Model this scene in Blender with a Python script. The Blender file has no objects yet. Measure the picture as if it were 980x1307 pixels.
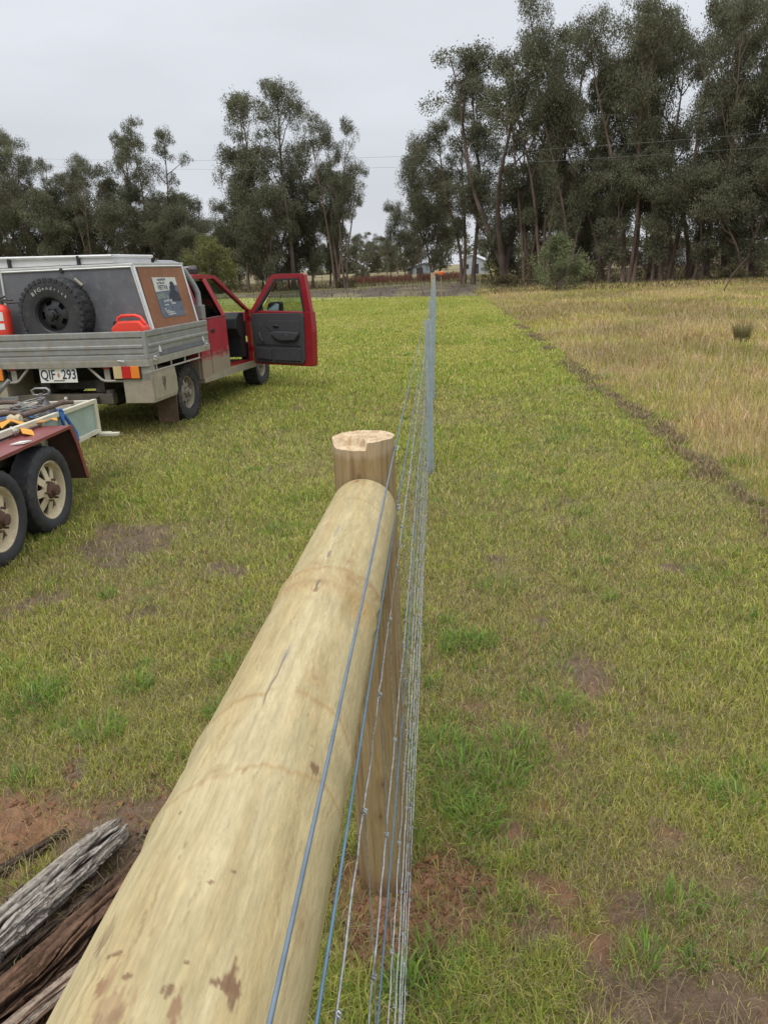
import bpy, math, random
import numpy as np
from mathutils import Matrix, Vector
PI = math.pi
R = math.radians
S = bpy.context.scene
C = S.collection
random.seed(7)

# ------------------------------------------------------------------ camera, sky, sun, exposure
cd = bpy.data.cameras.new('camera'); cam = bpy.data.objects.new('camera', cd); C.objects.link(cam); S.camera = cam
cd.sensor_fit = 'VERTICAL'; cd.sensor_height = 36.0; cd.lens = 980 / 1307 * 36.0
cd.clip_start = 0.02; cd.clip_end = 6000
cam.matrix_world = Matrix(((0.99706, 0.01894, 0.07427, 0.0), (0.06494, 0.30580, -0.94988, 0.0),
                           (-0.04071, 0.95186, 0.30380, 1.85), (0, 0, 0, 1)))
W = bpy.data.worlds.new('World'); S.world = W; W.use_nodes = True
wn = W.node_tree.nodes; wl = W.node_tree.links; wn.clear()
SUN_EL, SUN_ROT = R(58), R(200)
out = wn.new('ShaderNodeOutputWorld'); bg = wn.new('ShaderNodeBackground'); bg2 = wn.new('ShaderNodeBackground'); ad = wn.new('ShaderNodeAddShader')
sky = wn.new('ShaderNodeTexSky'); sky.sky_type = 'NISHITA'; sky.sun_disc = False
sky.sun_elevation = SUN_EL; sky.sun_rotation = SUN_ROT; sky.air_density = 1.5; sky.dust_density = 4
bg.inputs['Strength'].default_value = 0.012
wl.new(sky.outputs[0], bg.inputs['Color'])
# the cloud deck: an overcast sky three times brighter overhead than at the horizon, with soft cloud bellies
tc = wn.new('ShaderNodeTexCoord'); sp = wn.new('ShaderNodeSeparateXYZ'); wl.new(tc.outputs['Generated'], sp.inputs[0])
rmp = wn.new('ShaderNodeValToRGB'); wl.new(sp.outputs['Z'], rmp.inputs[0])
e = rmp.color_ramp.elements
e[0].position = 0.0; e[0].color = (0.355, 0.368, 0.392, 1)
e[1].position = 1.0; e[1].color = (.98, 0.98, .98, 1)
x = e.new(0.10); x.color = (0.33, 0.345, 0.375, 1)
x = e.new(0.35); x.color = (0.395, 0.405, 0.43, 1)
mp = wn.new('ShaderNodeMapping'); mp.inputs['Scale'].default_value = (1.6, 1.6, 6.0); wl.new(tc.outputs['Generated'], mp.inputs[0])
cn = wn.new('ShaderNodeTexNoise'); cn.inputs['Scale'].default_value = 1.6; cn.inputs['Detail'].default_value = 6; cn.inputs['Roughness'].default_value = 0.5
wl.new(mp.outputs[0], cn.inputs['Vector'])
mr = wn.new('ShaderNodeMapRange'); mr.inputs['From Min'].default_value = 0.3; mr.inputs['From Max'].default_value = 0.7
mr.inputs['To Min'].default_value = 0.92; mr.inputs['To Max'].default_value = 1.08; wl.new(cn.outputs['Fac'], mr.inputs['Value'])
mx = wn.new('ShaderNodeVectorMath'); mx.operation = 'SCALE'; wl.new(rmp.outputs[0], mx.inputs[0]); wl.new(mr.outputs[0], mx.inputs['Scale'])
wl.new(mx.outputs[0], bg2.inputs['Color']); bg2.inputs['Strength'].default_value = 1.55
wl.new(bg.outputs[0], ad.inputs[0]); wl.new(bg2.outputs[0], ad.inputs[1]); wl.new(ad.outputs[0], out.inputs['Surface'])
sd = bpy.data.lights.new('sun', 'SUN'); sun = bpy.data.objects.new('sun', sd); C.objects.link(sun)
sd.energy = 0.9; sd.angle = R(25); sd.color = (1, 0.96, 0.9)
sun.rotation_euler = (R(90) - SUN_EL, 0, R(180) - SUN_ROT)
S.view_settings.view_transform = 'Standard'; S.view_settings.look = 'None'; S.view_settings.gamma = 1
S.view_settings.use_curve_mapping = False; S.view_settings.exposure = 0.3
S.cycles.max_bounces = 6; S.cycles.transparent_max_bounces = 8

# ------------------------------------------------------------------ helpers
class MB:
    """collects shapes and links them as ONE mesh object"""
    def __init__(s): s.v = []; s.f = []; s.n = 0; s.m = []
    def add(s, verts, faces, mi=0):
        b = s.n; verts = [tuple(map(float, q)) for q in verts]; s.v += verts; s.n += len(verts)
        s.f += [tuple(i + b for i in fc) for fc in faces]; s.m += [mi] * len(faces); return s
    def box(s, x0, x1, y0, y1, z0, z1, mi=0):
        v = [(x, y, z) for x in (x0, x1) for y in (y0, y1) for z in (z0, z1)]
        return s.add(v, [(0, 1, 3, 2), (4, 6, 7, 5), (0, 4, 5, 1), (2, 3, 7, 6), (0, 2, 6, 4), (1, 5, 7, 3)], mi)
    def hexa(s, v, mi=0):   # 8 corners: bottom ring of 4, top ring of 4
        return s.add(v, [(3, 2, 1, 0), (4, 5, 6, 7), (0, 1, 5, 4), (1, 2, 6, 5), (2, 3, 7, 6), (3, 0, 4, 7)], mi)
    def tube(s, pts, rad, n=10, cap=True, mi=0):
        pts = [Vector(p) for p in pts]; k = len(pts)
        rad = rad if hasattr(rad, '__len__') else [rad] * k
        t0 = (pts[1] - pts[0]).normalized(); a = Vector((0, 0, 1)) if abs(t0.z) < .9 else Vector((1, 0, 0))
        u = t0.cross(a).normalized(); vs = []
        for i in range(k):
            t = (pts[min(i + 1, k - 1)] - pts[max(i - 1, 0)]).normalized()
            u = (u - t * u.dot(t)).normalized(); w = t.cross(u)
            for j in range(n):
                c = 2 * PI * j / n; vs.append(pts[i] + (u * math.cos(c) + w * math.sin(c)) * rad[i])
        fs = [(i * n + j, i * n + (j + 1) % n, (i + 1) * n + (j + 1) % n, (i + 1) * n + j) for i in range(k - 1) for j in range(n)]
        if cap: fs += [tuple(range(n))[::-1], tuple((k - 1) * n + j for j in range(n))]
        return s.add(vs, fs, mi)
    def lathe(s, prof, n=32, org=(0, 0, 0), axis='z', mod=None, mi=0):   # prof: (radius, along)
        vs = []; k = len(prof)
        for i, (r, h) in enumerate(prof):
            for j in range(n):
                c = 2 * PI * j / n; rr = r * (mod(i, j) if mod else 1)
                p = (rr * math.cos(c), rr * math.sin(c), h)
                if axis == 'x': p = (p[2], p[0], p[1])
                if axis == 'y': p = (p[0], p[2], p[1])
                vs.append((p[0] + org[0], p[1] + org[1], p[2] + org[2]))
        fs = [(i * n + j, i * n + (j + 1) % n, (i + 1) * n + (j + 1) % n, (i + 1) * n + j) for i in range(k - 1) for j in range(n)]
        return s.add(vs, fs, mi)
    def prism(s, poly, a0, a1, axis='x', mi=0):   # polygon extruded along an axis
        n = len(poly)
        def q(a, p): return (a, p[0], p[1]) if axis == 'x' else ((p[0], a, p[1]) if axis == 'y' else (p[0], p[1], a))
        v = [q(a0, p) for p in poly] + [q(a1, p) for p in poly]
        return s.add(v, [tuple(range(n)), tuple(range(n, 2 * n))[::-1]] + [(i, i + n, (i + 1) % n + n, (i + 1) % n) for i in range(n)], mi)
    def build(s, name, mats, parent=None, smooth=None, bevel=0, loc=None):
        me = bpy.data.meshes.new(name); me.from_pydata(s.v, [], s.f)
        mats = mats if isinstance(mats, (list, tuple)) else [mats]
        for m in mats: me.materials.append(m)
        if len(mats) > 1: me.polygons.foreach_set('material_index', s.m)
        import bmesh
        bm = bmesh.new(); bm.from_mesh(me); bmesh.ops.recalc_face_normals(bm, faces=bm.faces)
        if bevel: bmesh.ops.bevel(bm, geom=[ed for ed in bm.edges if len(ed.link_faces) == 2 and ed.calc_face_angle(0) > .5], offset=bevel, segments=2, affect='EDGES', profile=.6, clamp_overlap=True)
        bm.to_mesh(me); bm.free()
        if smooth is not None:
            me.polygons.foreach_set('use_smooth', [True] * len(me.polygons)); me.set_sharp_from_angle(angle=R(smooth))
        o = bpy.data.objects.new(name, me); C.objects.link(o); o.parent = parent
        if loc: o.location = loc
        return o

def tag(o, label=None, cat=None, group=None, kind=None):
    if label: o['label'] = label
    if cat: o['category'] = cat
    if group: o['group'] = group
    if kind: o['kind'] = kind
    return o
def empty(name, loc=(0, 0, 0), rz=0, label=None, cat=None, group=None, parent=None):
    o = bpy.data.objects.new(name, None); C.objects.link(o); o.location = loc; o.rotation_euler = (0, 0, rz); o.parent = parent
    o.empty_display_size = .1
    return tag(o, label, cat, group)
def copy_tree(o, parent=None):
    c = o.copy(); C.objects.link(c); c.parent = parent
    for ch in [q for q in list(bpy.data.objects) if q.parent == o]: copy_tree(ch, c)
    return c

def mat(name, col, rough=.6, metal=0, var=.12, vscale=6, bump=0, bscale=40, dirt=None, dirtcol=(.30, .25, .18), attr=None, trans=0, spec=.5, coord='Object', stretch=(1, 1, 1), dirtz=None, grain=None):
    m = bpy.data.materials.new(name); m.use_nodes = True; N = m.node_tree.nodes; L = m.node_tree.links
    b = N['Principled BSDF']; b.inputs['Roughness'].default_value = rough; b.inputs['Metallic'].default_value = metal
    b.inputs['Specular IOR Level'].default_value = spec
    tcn = N.new('ShaderNodeTexCoord'); mp = N.new('ShaderNodeMapping'); mp.inputs['Scale'].default_value = stretch
    L.new(tcn.outputs[coord], mp.inputs[0])
    def noise(sc, det=5, rg=.6):
        n = N.new('ShaderNodeTexNoise'); n.inputs['Scale'].default_value = sc; n.inputs['Detail'].default_value = det
        n.inputs['Roughness'].default_value = rg; L.new(mp.outputs[0], n.inputs['Vector']); return n
    if attr:
        a = N.new('ShaderNodeAttribute'); a.attribute_name = attr; base = a.outputs['Color']
    else:
        rg = N.new('ShaderNodeRGB'); rg.outputs[0].default_value = (*col, 1); base = rg.outputs[0]
    n1 = noise(vscale)
    r1 = N.new('ShaderNodeMapRange'); r1.inputs['From Min'].default_value = .3; r1.inputs['From Max'].default_value = .7
    r1.inputs['To Min'].default_value = 1 - var; r1.inputs['To Max'].default_value = 1 + var; L.new(n1.outputs['Fac'], r1.inputs['Value'])
    sc = N.new('ShaderNodeVectorMath'); sc.operation = 'SCALE'; L.new(base, sc.inputs[0]); L.new(r1.outputs[0], sc.inputs['Scale'])
    cur = sc.outputs[0]
    if dirt is not None:
        n2 = noise(9, 8, .7); f = n2.outputs['Fac']
        if dirtz:   # splashed mud: thick below dirtz[0], none above dirtz[1]
            sx = N.new('ShaderNodeSeparateXYZ'); L.new(tcn.outputs['Object'], sx.inputs[0])
            rz = N.new('ShaderNodeMapRange'); rz.inputs['From Min'].default_value = dirtz[0]; rz.inputs['From Max'].default_value = dirtz[1]
            rz.inputs['To Min'].default_value = .45; rz.inputs['To Max'].default_value = -.22; L.new(sx.outputs['Z'], rz.inputs['Value'])
            ma = N.new('ShaderNodeMath'); ma.operation = 'ADD'; L.new(f, ma.inputs[0]); L.new(rz.outputs[0], ma.inputs[1]); f = ma.outputs[0]
        r2 = N.new('ShaderNodeMapRange'); r2.inputs['From Min'].default_value = .62 - dirt * .3; r2.inputs['From Max'].default_value = .82 - dirt * .2; r2.inputs['To Max'].default_value = .92; L.new(f, r2.inputs['Value'])
        mxx = N.new('ShaderNodeMix'); mxx.data_type = 'RGBA'; L.new(r2.outputs[0], mxx.inputs[0]); L.new(cur, mxx.inputs[6]); mxx.inputs[7].default_value = (*dirtcol, 1)
        cur = mxx.outputs[2]
        rr = N.new('ShaderNodeMapRange'); rr.inputs['To Min'].default_value = rough; rr.inputs['To Max'].default_value = .9; L.new(r2.outputs[0], rr.inputs['Value']); L.new(rr.outputs[0], b.inputs['Roughness'])
        rm = N.new('ShaderNodeMapRange'); rm.inputs['To Min'].default_value = metal; rm.inputs['To Max'].default_value = 0; L.new(r2.outputs[0], rm.inputs['Value']); L.new(rm.outputs[0], b.inputs['Metallic'])
    if grain:
        mg = N.new('ShaderNodeMapping'); mg.inputs['Scale'].default_value = grain; L.new(tcn.outputs[coord], mg.inputs[0])
        ng = N.new('ShaderNodeTexNoise'); ng.inputs['Scale'].default_value = 1; ng.inputs['Detail'].default_value = 5; ng.inputs['Roughness'].default_value = .7; L.new(mg.outputs[0], ng.inputs['Vector'])
        rg2 = N.new('ShaderNodeMapRange'); rg2.inputs['From Min'].default_value = .32; rg2.inputs['From Max'].default_value = .68; rg2.inputs['To Min'].default_value = .84; rg2.inputs['To Max'].default_value = 1.12; L.new(ng.outputs['Fac'], rg2.inputs['Value'])
        s2 = N.new('ShaderNodeVectorMath'); s2.operation = 'SCALE'; L.new(cur, s2.inputs[0]); L.new(rg2.outputs[0], s2.inputs['Scale']); cur = s2.outputs[0]
    L.new(cur, b.inputs['Base Color'])
    if bump:
        n3 = noise(bscale, 6, .65); bp = N.new('ShaderNodeBump'); bp.inputs['Strength'].default_value = 1; bp.inputs['Distance'].default_value = bump
        L.new(n3.outputs['Fac'], bp.inputs['Height']); L.new(bp.outputs[0], b.inputs['Normal'])
    if trans:
        tr = N.new('ShaderNodeBsdfTranslucent'); L.new(cur, tr.inputs['Color']); ms = N.new('ShaderNodeMixShader'); ms.inputs[0].default_value = trans
        L.new(b.outputs[0], ms.inputs[1]); L.new(tr.outputs[0], ms.inputs[2]); L.new(ms.outputs[0], N['Material Output'].inputs['Surface'])
    return m
def glass_mat(name, tint, alpha):
    m = bpy.data.materials.new(name); m.use_nodes = True; N = m.node_tree.nodes; L = m.node_tree.links
    t = N.new('ShaderNodeBsdfTransparent'); t.inputs[0].default_value = (*tint, 1)
    g = N.new('ShaderNodeBsdfGlossy'); g.inputs['Roughness'].default_value = .03; g.inputs[0].default_value = (.9, .9, .9, 1)
    x = N.new('ShaderNodeMixShader'); x.inputs[0].default_value = .07; L.new(t.outputs[0], x.inputs[1]); L.new(g.outputs[0], x.inputs[2])
    L.new(x.outputs[0], N['Material Output'].inputs['Surface']); return m

def np_mesh(name, verts, quads=None, tris=None, cols=None, material=None, smooth=False, parent=None, attr='col'):
    me = bpy.data.meshes.new(name); nv = len(verts)
    nq = 0 if quads is None else len(quads); nt = 0 if tris is None else len(tris)
    me.vertices.add(nv); me.vertices.foreach_set('co', np.asarray(verts, np.float32).ravel())
    loops = np.concatenate([a.ravel() for a in (quads, tris) if a is not None]).astype(np.int32)
    me.loops.add(len(loops)); me.loops.foreach_set('vertex_index', loops)
    me.polygons.add(nq + nt)
    st = np.concatenate([np.arange(nq) * 4, nq * 4 + np.arange(nt) * 3]).astype(np.int32)
    me.polygons.foreach_set('loop_start', st)
    if smooth: me.polygons.foreach_set('use_smooth', np.ones(nq + nt, bool))
    me.update(calc_edges=True)
    if cols is not None:
        at = me.color_attributes.new(attr, 'FLOAT_COLOR', 'POINT')
        at.data.foreach_set('color', np.concatenate([cols, np.ones((nv, 1))], 1).astype(np.float32).ravel())
    if material: me.materials.append(material)
    o = bpy.data.objects.new(name, me); C.objects.link(o); o.parent = parent
    return o

def vnoise(x, y, seed=0):
    rg = np.random.default_rng(seed); T = rg.random((256, 256))
    xi = np.floor(x).astype(int); yi = np.floor(y).astype(int); fx = x - xi; fy = y - yi
    fx = fx * fx * (3 - 2 * fx); fy = fy * fy * (3 - 2 * fy); a = xi & 255; b = yi & 255; c = (xi + 1) & 255; d = (yi + 1) & 255
    return (T[a, b] * (1 - fx) + T[c, b] * fx) * (1 - fy) + (T[a, d] * (1 - fx) + T[c, d] * fx) * fy
def fbm(x, y, seed=0, o=4, rough=.5):
    t = 0; w = 1; s_ = 0
    for i in range(o):
        t = t + w * vnoise(x * 2 ** i + 17.3 * i, y * 2 ** i - 9.1 * i, seed + i); s_ += w; w *= rough
    return t / s_
def sstep(a, b, x):
    t = np.clip((x - a) / (b - a), 0, 1); return t * t * (3 - 2 * t)
def mixc(a, b, t): return a * (1 - t[..., None]) + np.asarray(b) * t[..., None]

# ------------------------------------------------------------------ ground cover: one set of masks for soil and grass
MUD = [(-2.39, 5.21, .50, .98), (-1.42, 4.57, .26, .9), (-2.48, 4.1, .2, .9), (-2.25, 4.75, .2, .9), (-1.75, 3.95, .15, .85), (-2.9, 4.3, .25, .6), (-1.9, 5.8, .3, .6), (.72, 3.21, .17, .95), (.57, 3.83, .10, .85), (.31, 4.71, .12, .8), (.82, 4.9, .08, .7), (.9, 5.5, .1, .75),
       (.26, 2.14, .12, .9), (.29, 1.91, .12, 1), (.38, 1.66, .14, 1.0), (.52, 1.82, .13, .9), (.66, 1.5, .2, .95), (.25, 1.75, .1, .9), (.0, 2.0, .12, 1.4), (-.04, 1.9, .13, 1.4), (-.2, 1.84, .22, 1.5), (-.16, 1.68, .15, 1.4), (-.2, 1.5, .1, .9),
       (-1.5, 2.1, .30, 1.1), (-1.1, 2.2, .26, 1.1), (-1.3, 1.6, .42, 1.2), (-.9, 1.8, .36, 1.3), (-1.45, 2.55, .10, .9), (-.72, 2.25, .18, 1), (.99, 5.97, .16, .8), (1.46, 4.47, .10, .8), (1.9, 4.9, .08, .7),
       (-.18, 1.5, .05, .5), (-1.7, 7.21, .25, .65), (-2.3, 7.9, .3, .6), (.6, 8.5, .2, .55), (1.2, 9.5, .2, .5), (-2.0, 10.6, .5, .62), (0, 13.5, .2, .3), (.17, 1.76, .12, .8), (.65, 1.6, .14, .6), (.10, 3.05, .10, .8), (.9, 2.75, .12, .72), (.45, 2.75, .12, .7), (.75, 2.2, .16, .7), (.95, 2.0, .14, .65), (.4, 2.35, .12, .7),
       (-1.9, 3.4, .18, .65), (.8, 5.3, .12, .7), (.5, 1.45, .25, .85), (-.5, 2.2, .25, .7), (.62, 2.9, .12, .7), (1.15, 3.5, .12, .7), (-2.5, 9, .6, .2), (-1.4, 6.4, .25, .35), (.45, 6.1, .1, .5)]
TUFT = [(-1.88, 2.94, .17, 26), (-2.12, 3.18, .12, 16), (-1.46, 2.73, .10, 16), (-.68, 2.66, .13, 22), (-.52, 2.75, .08, 10), (.10, 3.52, .12, 24), (.2, 3.55, .08, 12), (.09, 2.2, .09, 20), (-.05, 1.62, .09, 24), (-.12, 1.55, .06, 14),
        (.25, 2.63, .13, 18), (-1.18, 5.32, .2, 20), (-1.85, 3.04, .1, 14), (-1.46, 3.11, .09, 12), (.89, 2.44, .1, 10), (1.01, 2.32, .1, 10), (.52, 1.64, .07, 6), (.45, 2.97, .12, 12),
        (-1.2, 6.12, .18, 12), (-1.01, 3.25, .12, 16), (.06, 2.44, .13, 24), (-.02, 2.63, .12, 22), (1.56, 4.34, .15, 10), (.2, 2.44, .1, 16), (-.95, 2.9, .1, 14), (-.6, 3.3, .12, 14), (.02, 2.3, .07, 14),
        (-.35, 1.45, .1, 14), (-.02, 1.4, .1, 12), (.35, 4.2, .15, 10), (1.0, 5.0, .2, 12), (.6, 6.5, .25, 14), (-.8, 8, .3, 10), (1.4, 8.5, .3, 14), (2.75, 9.2, .25, 30), (2.7, 12.5, .3, 30), (2.7, 7.0, .16, 24)]
EDGE = 2.38
def fields(x, y):
    wob = .10 * (fbm(y * .9, y * .1, 5, 3) - .5) * 2 + .07 * (fbm(y * 4, x * 0 + 3, 6, 2) - .5)
    right = sstep(-.03, .05, x - (EDGE + .14 + wob)) * (1 - sstep(52, 60, y))                  # the uncut paddock
    d = np.abs(x - (EDGE + wob)); near = sstep(5.2, 6.2, y + 0 * x) + .2
    lane = (1 - sstep(.0, .14, d - .05 + .5 * (fbm(x * 5, y * 3, 7, 3) - .5))) * sstep(.36, .56, fbm(y * 1.1 + 2, x * 1.5, 9, 3) + .16 - .016 * np.clip(y - 8, 0, 40))
    end = 46.5 - .85 * (x - 2.4) + 1.2 * (fbm(x * .5, y * .2, 11, 3) - .5)
    mudf = sstep(-.8, .8, y - end) * (1 - sstep(76, 92, y - .5 * x)) * (1 - sstep(2.0, 4.5, x - .03 * (y - 48))) * sstep(-32, -24, x + .2 * (y - 60))
    past = sstep(-.8, .8, y - end) * (1 - mudf)
    mud = np.zeros_like(x)
    xw = x + .16 * (fbm(x * 6, y * 6, 14, 4) - .5) + .30 * (fbm(x * 1.7, y * 1.7, 16, 2) - .5); yw = y + .16 * (fbm(x * 6 + 30, y * 6, 17, 4) - .5) + .30 * (fbm(x * 1.7 + 9, y * 1.7, 18, 2) - .5)
    for a, b, r, s_ in MUD:
        q = ((xw - a) ** 2 + (yw - b) ** 2) / (r * r); mud = np.maximum(mud, s_ * np.exp(-q * .8))
    mud = sstep(.34, .80, mud + .75 * (fbm(x * 9, y * 9, 13, 5, .6) - .5) + .18 * (fbm(x * 1.1, y * 1.1, 15, 3) - .5))
    wb = sum(a_ * np.exp(-((x - x0) ** 2 + (y - y0) ** 2) / r_ ** 2) for x0, y0, r_, a_ in ((.6, 1.75, .42, .30), (.62, 2.9, .5, .16), (.5, 3.6, .5, .10), (-2.3, 4.9, .8, .22), (-1.5, 5.2, .7, .12), (1.6, 6.0, 1.2, .08), (-2.5, 7.5, 1.5, .12), (-1.2, 3.9, .5, .1)))
    worn = sstep(.48, .68, fbm(x * .9 + 4, y * .6, 21, 5, .6) + wb * (y < 3.4) + .75 * wb * (y >= 3.4)) * (.9 - .35 * sstep(6, 14, y))       # thinner, browner patches
    lush = sstep(.48, .64, fbm(x * .5 + 9, y * .3, 31, 4))
    return right, np.clip(lane, 0, 1), mudf, past, mud, worn, lush

# colours that the ground itself has
c_that = np.array([.165, .14, .06]); c_brn = np.array([.17, .115, .065]); c_red = np.array([.27, .135, .075]); c_mud = np.array([.145, .098, .07])
c_dark = np.array([.095, .078, .062]); c_tan = np.array([.27, .225, .12]); c_grn = np.array([.27, .285, .075])
def axis(segs):
    o = [segs[0][0]]
    for a, b, st in segs:
        n = max(1, int(round((b - a) / st))); o += list(a + (b - a) * (np.arange(n) + 1) / n)
    return np.array(o)
gx = axis([(-2500, -600, 300), (-600, -120, 40), (-120, -30, 5), (-30, -6, .6), (-6, -3, .1), (-3, 1.8, .02), (1.8, 4, .04), (4, 8, .15), (8, 40, .8), (40, 120, 6), (120, 600, 40), (600, 2500, 300)])
gy = axis([(-600, -40, 60), (-40, -4, 3), (-4, .9, .25), (.9, 3.4, .018), (3.4, 7, .04), (7, 16, .12), (16, 62, .5), (62, 130, 2), (130, 500, 20), (500, 3500, 250)])
X, Y = np.meshgrid(gx, gy); X = X + 0.0; Y = Y + 0.0
rt, lane, mudf, past, mud, worn, lush = fields(X, Y)
dist = np.hypot(X, Y)
fine = np.exp(-(dist / 14) ** 2)
Z = .03 * (fbm(X * .6, Y * .6, 41, 3) - .5) * np.exp(-(dist / 60) ** 2) + fine * (.028 * (fbm(X * 3, Y * 3, 43, 3) - .5))
clod = fbm(X * 14, Y * 14, 45, 4); Z += fine * np.maximum(mud, lane) * (.06 * (clod - .5) + .05 * np.abs(fbm(X * 22, Y * 22, 48, 3) - .5) + .035 * (fbm(X * 40, Y * 40, 46, 3) - .5)) - fine * .012 * mud
Z += mudf * .10 * (fbm(X * 1.4, Y * 1.4, 47, 3) - .5)
def ground_z(x, y):
    j = np.clip(np.searchsorted(gx, x) - 1, 0, len(gx) - 2); i = np.clip(np.searchsorted(gy, y) - 1, 0, len(gy) - 2)
    fx = (x - gx[j]) / (gx[j + 1] - gx[j]); fy = (y - gy[i]) / (gy[i + 1] - gy[i])
    return (Z[i, j] * (1 - fx) + Z[i, j + 1] * fx) * (1 - fy) + (Z[i + 1, j] * (1 - fx) + Z[i + 1, j + 1] * fx) * fy
far = sstep(2.6, 9, Y)
col = mixc(np.broadcast_to(c_that, X.shape + (3,)), c_grn, far * .85)
col = mixc(col, c_brn, worn * .55 * (1 - far * .6)); col = mixc(col, np.array([.22, .28, .06]), lush * .4 * far)
col = mixc(col, mixc(np.broadcast_to(c_tan * .8, X.shape + (3,)), c_grn * 1.1, sstep(.45, .65, fbm(X * .3, Y * .3, 51, 4)) * .6), rt)
col = mixc(col, np.array([.165, .115, .07]), lane * .95)
redness = sstep(.42, .70, fbm(X * 2.2 + 5, Y * 2.2, 53, 3) + .14 * sstep(.3, .9, -X) - .10 * sstep(.15, .3, X) + .40 * np.exp(-((X + .05) ** 2 + (Y - 1.9) ** 2) / .10) + .25 * np.exp(-((X + 1.55) ** 2 + (Y - 2.2) ** 2) / .06))
soil = mixc(np.broadcast_to(c_mud, X.shape + (3,)), c_red, redness * .9 * (1 - .85 * sstep(2.7, 3.6, dist)))
soil = mixc(soil, np.array([.12, .09, .055]), sstep(2.9, 4, dist) * .7)
col = mixc(col, soil, mud)
col = mixc(col, mixc(np.broadcast_to(c_dark, X.shape + (3,)), c_tan * .75, sstep(.46, .66, fbm(X * .45, Y * .25, 55, 5, .6)) * .75), mudf)
col = mixc(col, mixc(np.broadcast_to(c_tan * .62, X.shape + (3,)), np.array([.12, .12, .045]), sstep(.45, .6, fbm(X * .12, Y * .12, 57, 4)) * .6), past)
col = mixc(col, c_tan * .85, sstep(125, 170, Y) * .8)
col *= (.82 + .36 * fbm(X * 9, Y * 9, 59, 3))[..., None]
ny, nx = X.shape; idx = np.arange(nx * ny).reshape(ny, nx)
q = np.stack([idx[:-1, :-1], idx[:-1, 1:], idx[1:, 1:], idx[1:, :-1]], -1).reshape(-1, 4)
# soil / far-turf material: attribute colour broken up by fine noise; bare mud is wetter
gm = mat('ground_soil', (0, 0, 0), rough=.9, var=.28, vscale=22, bump=.012, bscale=55, attr='col', spec=.25)
N = gm.node_tree.nodes; L = gm.node_tree.links; B = N['Principled BSDF']
aw = N.new('ShaderNodeAttribute'); aw.attribute_name = 'wet'
rw = N.new('ShaderNodeMapRange'); rw.inputs['To Min'].default_value = .92; rw.inputs['To Max'].default_value = .38; L.new(aw.outputs['Fac'], rw.inputs['Value']); L.new(rw.outputs[0], B.inputs['Roughness'])
ground = np_mesh('ground', np.stack([X, Y, Z], -1).reshape(-1, 3), q, None, col.reshape(-1, 3), gm, True)
tag(ground, kind='structure')
wa = ground.data.attributes.new('wet', 'FLOAT', 'POINT')
wet = mud * sstep(.45, .62, fbm(X * 3.1, Y * 3.1, 61, 3)) * .9
wa.data.foreach_set('value', wet.astype(np.float32).ravel())

# ------------------------------------------------------------------ grass blades
def sample(n, pdf_pow, dmin, dmax, a0, a1, rng):
    # density per square metre falls as d^-pdf_pow
    u = rng.random(n); k = 2 - pdf_pow
    d = (dmin ** k + u * (dmax ** k - dmin ** k)) ** (1 / k) if abs(k) > 1e-6 else dmin * (dmax / dmin) ** u
    a = a0 + rng.random(n) * (a1 - a0)
    return d * np.sin(a), d * np.cos(a), d
def blades(name, x, y, h, w, lean, colr, material, label, curl=.5, az=None, seed=0, heads=None):
    rng = np.random.default_rng(seed); n = len(x); z = ground_z(x, y) - .004
    az = rng.random(n) * 2 * PI if az is None else az
    ca, sa = np.cos(az), np.sin(az); lx = lean * h
    fa = rng.random(n) * PI; wx, wy = np.cos(fa) * w * .5, np.sin(fa) * w * .5
    b0 = np.stack([x - wx, y - wy, z], -1); b1 = np.stack([x + wx, y + wy, z], -1)
    mz = h * (.62 - .1 * lean); mxy = lx * .38
    m0 = np.stack([x + ca * mxy - wx * .8, y + sa * mxy - wy * .8, z + mz], -1); m1 = np.stack([x + ca * mxy + wx * .8, y + sa * mxy + wy * .8, z + mz], -1)
    hz = h * np.sqrt(np.clip(1 - lean * lean * .8, .05, 1))
    t = np.stack([x + ca * lx, y + sa * lx, z + np.maximum(hz - curl * lean * h * .4, mz * .6)], -1)
    V = np.stack([b0, b1, m1, m0, t], 1).reshape(-1, 3); i = np.arange(n)[:, None] * 5
    Q = i + np.array([0, 1, 2, 3]); T = i + np.array([3, 2, 4]); cc = np.repeat(colr, 5, 0)
    o = np_mesh(name, V, Q, T, cc, material); tag(o, label, 'grass', kind='stuff'); return o
gb = mat('grass_blade', (0, 0, 0), rough=.55, var=.05, vscale=3, attr='col', trans=.30, spec=.3)
rng = np.random.default_rng(3)
PAL = np.array([[.25, .35, .045], [.38, .42, .08], [.45, .42, .10], [.56, .48, .22], [.32, .21, .095], [.14, .23, .035]])
def pick(n, P):   # P: n x 6 weights
    c = np.cumsum(P / P.sum(1, keepdims=True), 1); k = (rng.random((n, 1)) > c).sum(1).clip(0, 5)
    return PAL[k] * (.68 + .64 * rng.random((n, 1)))
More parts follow.
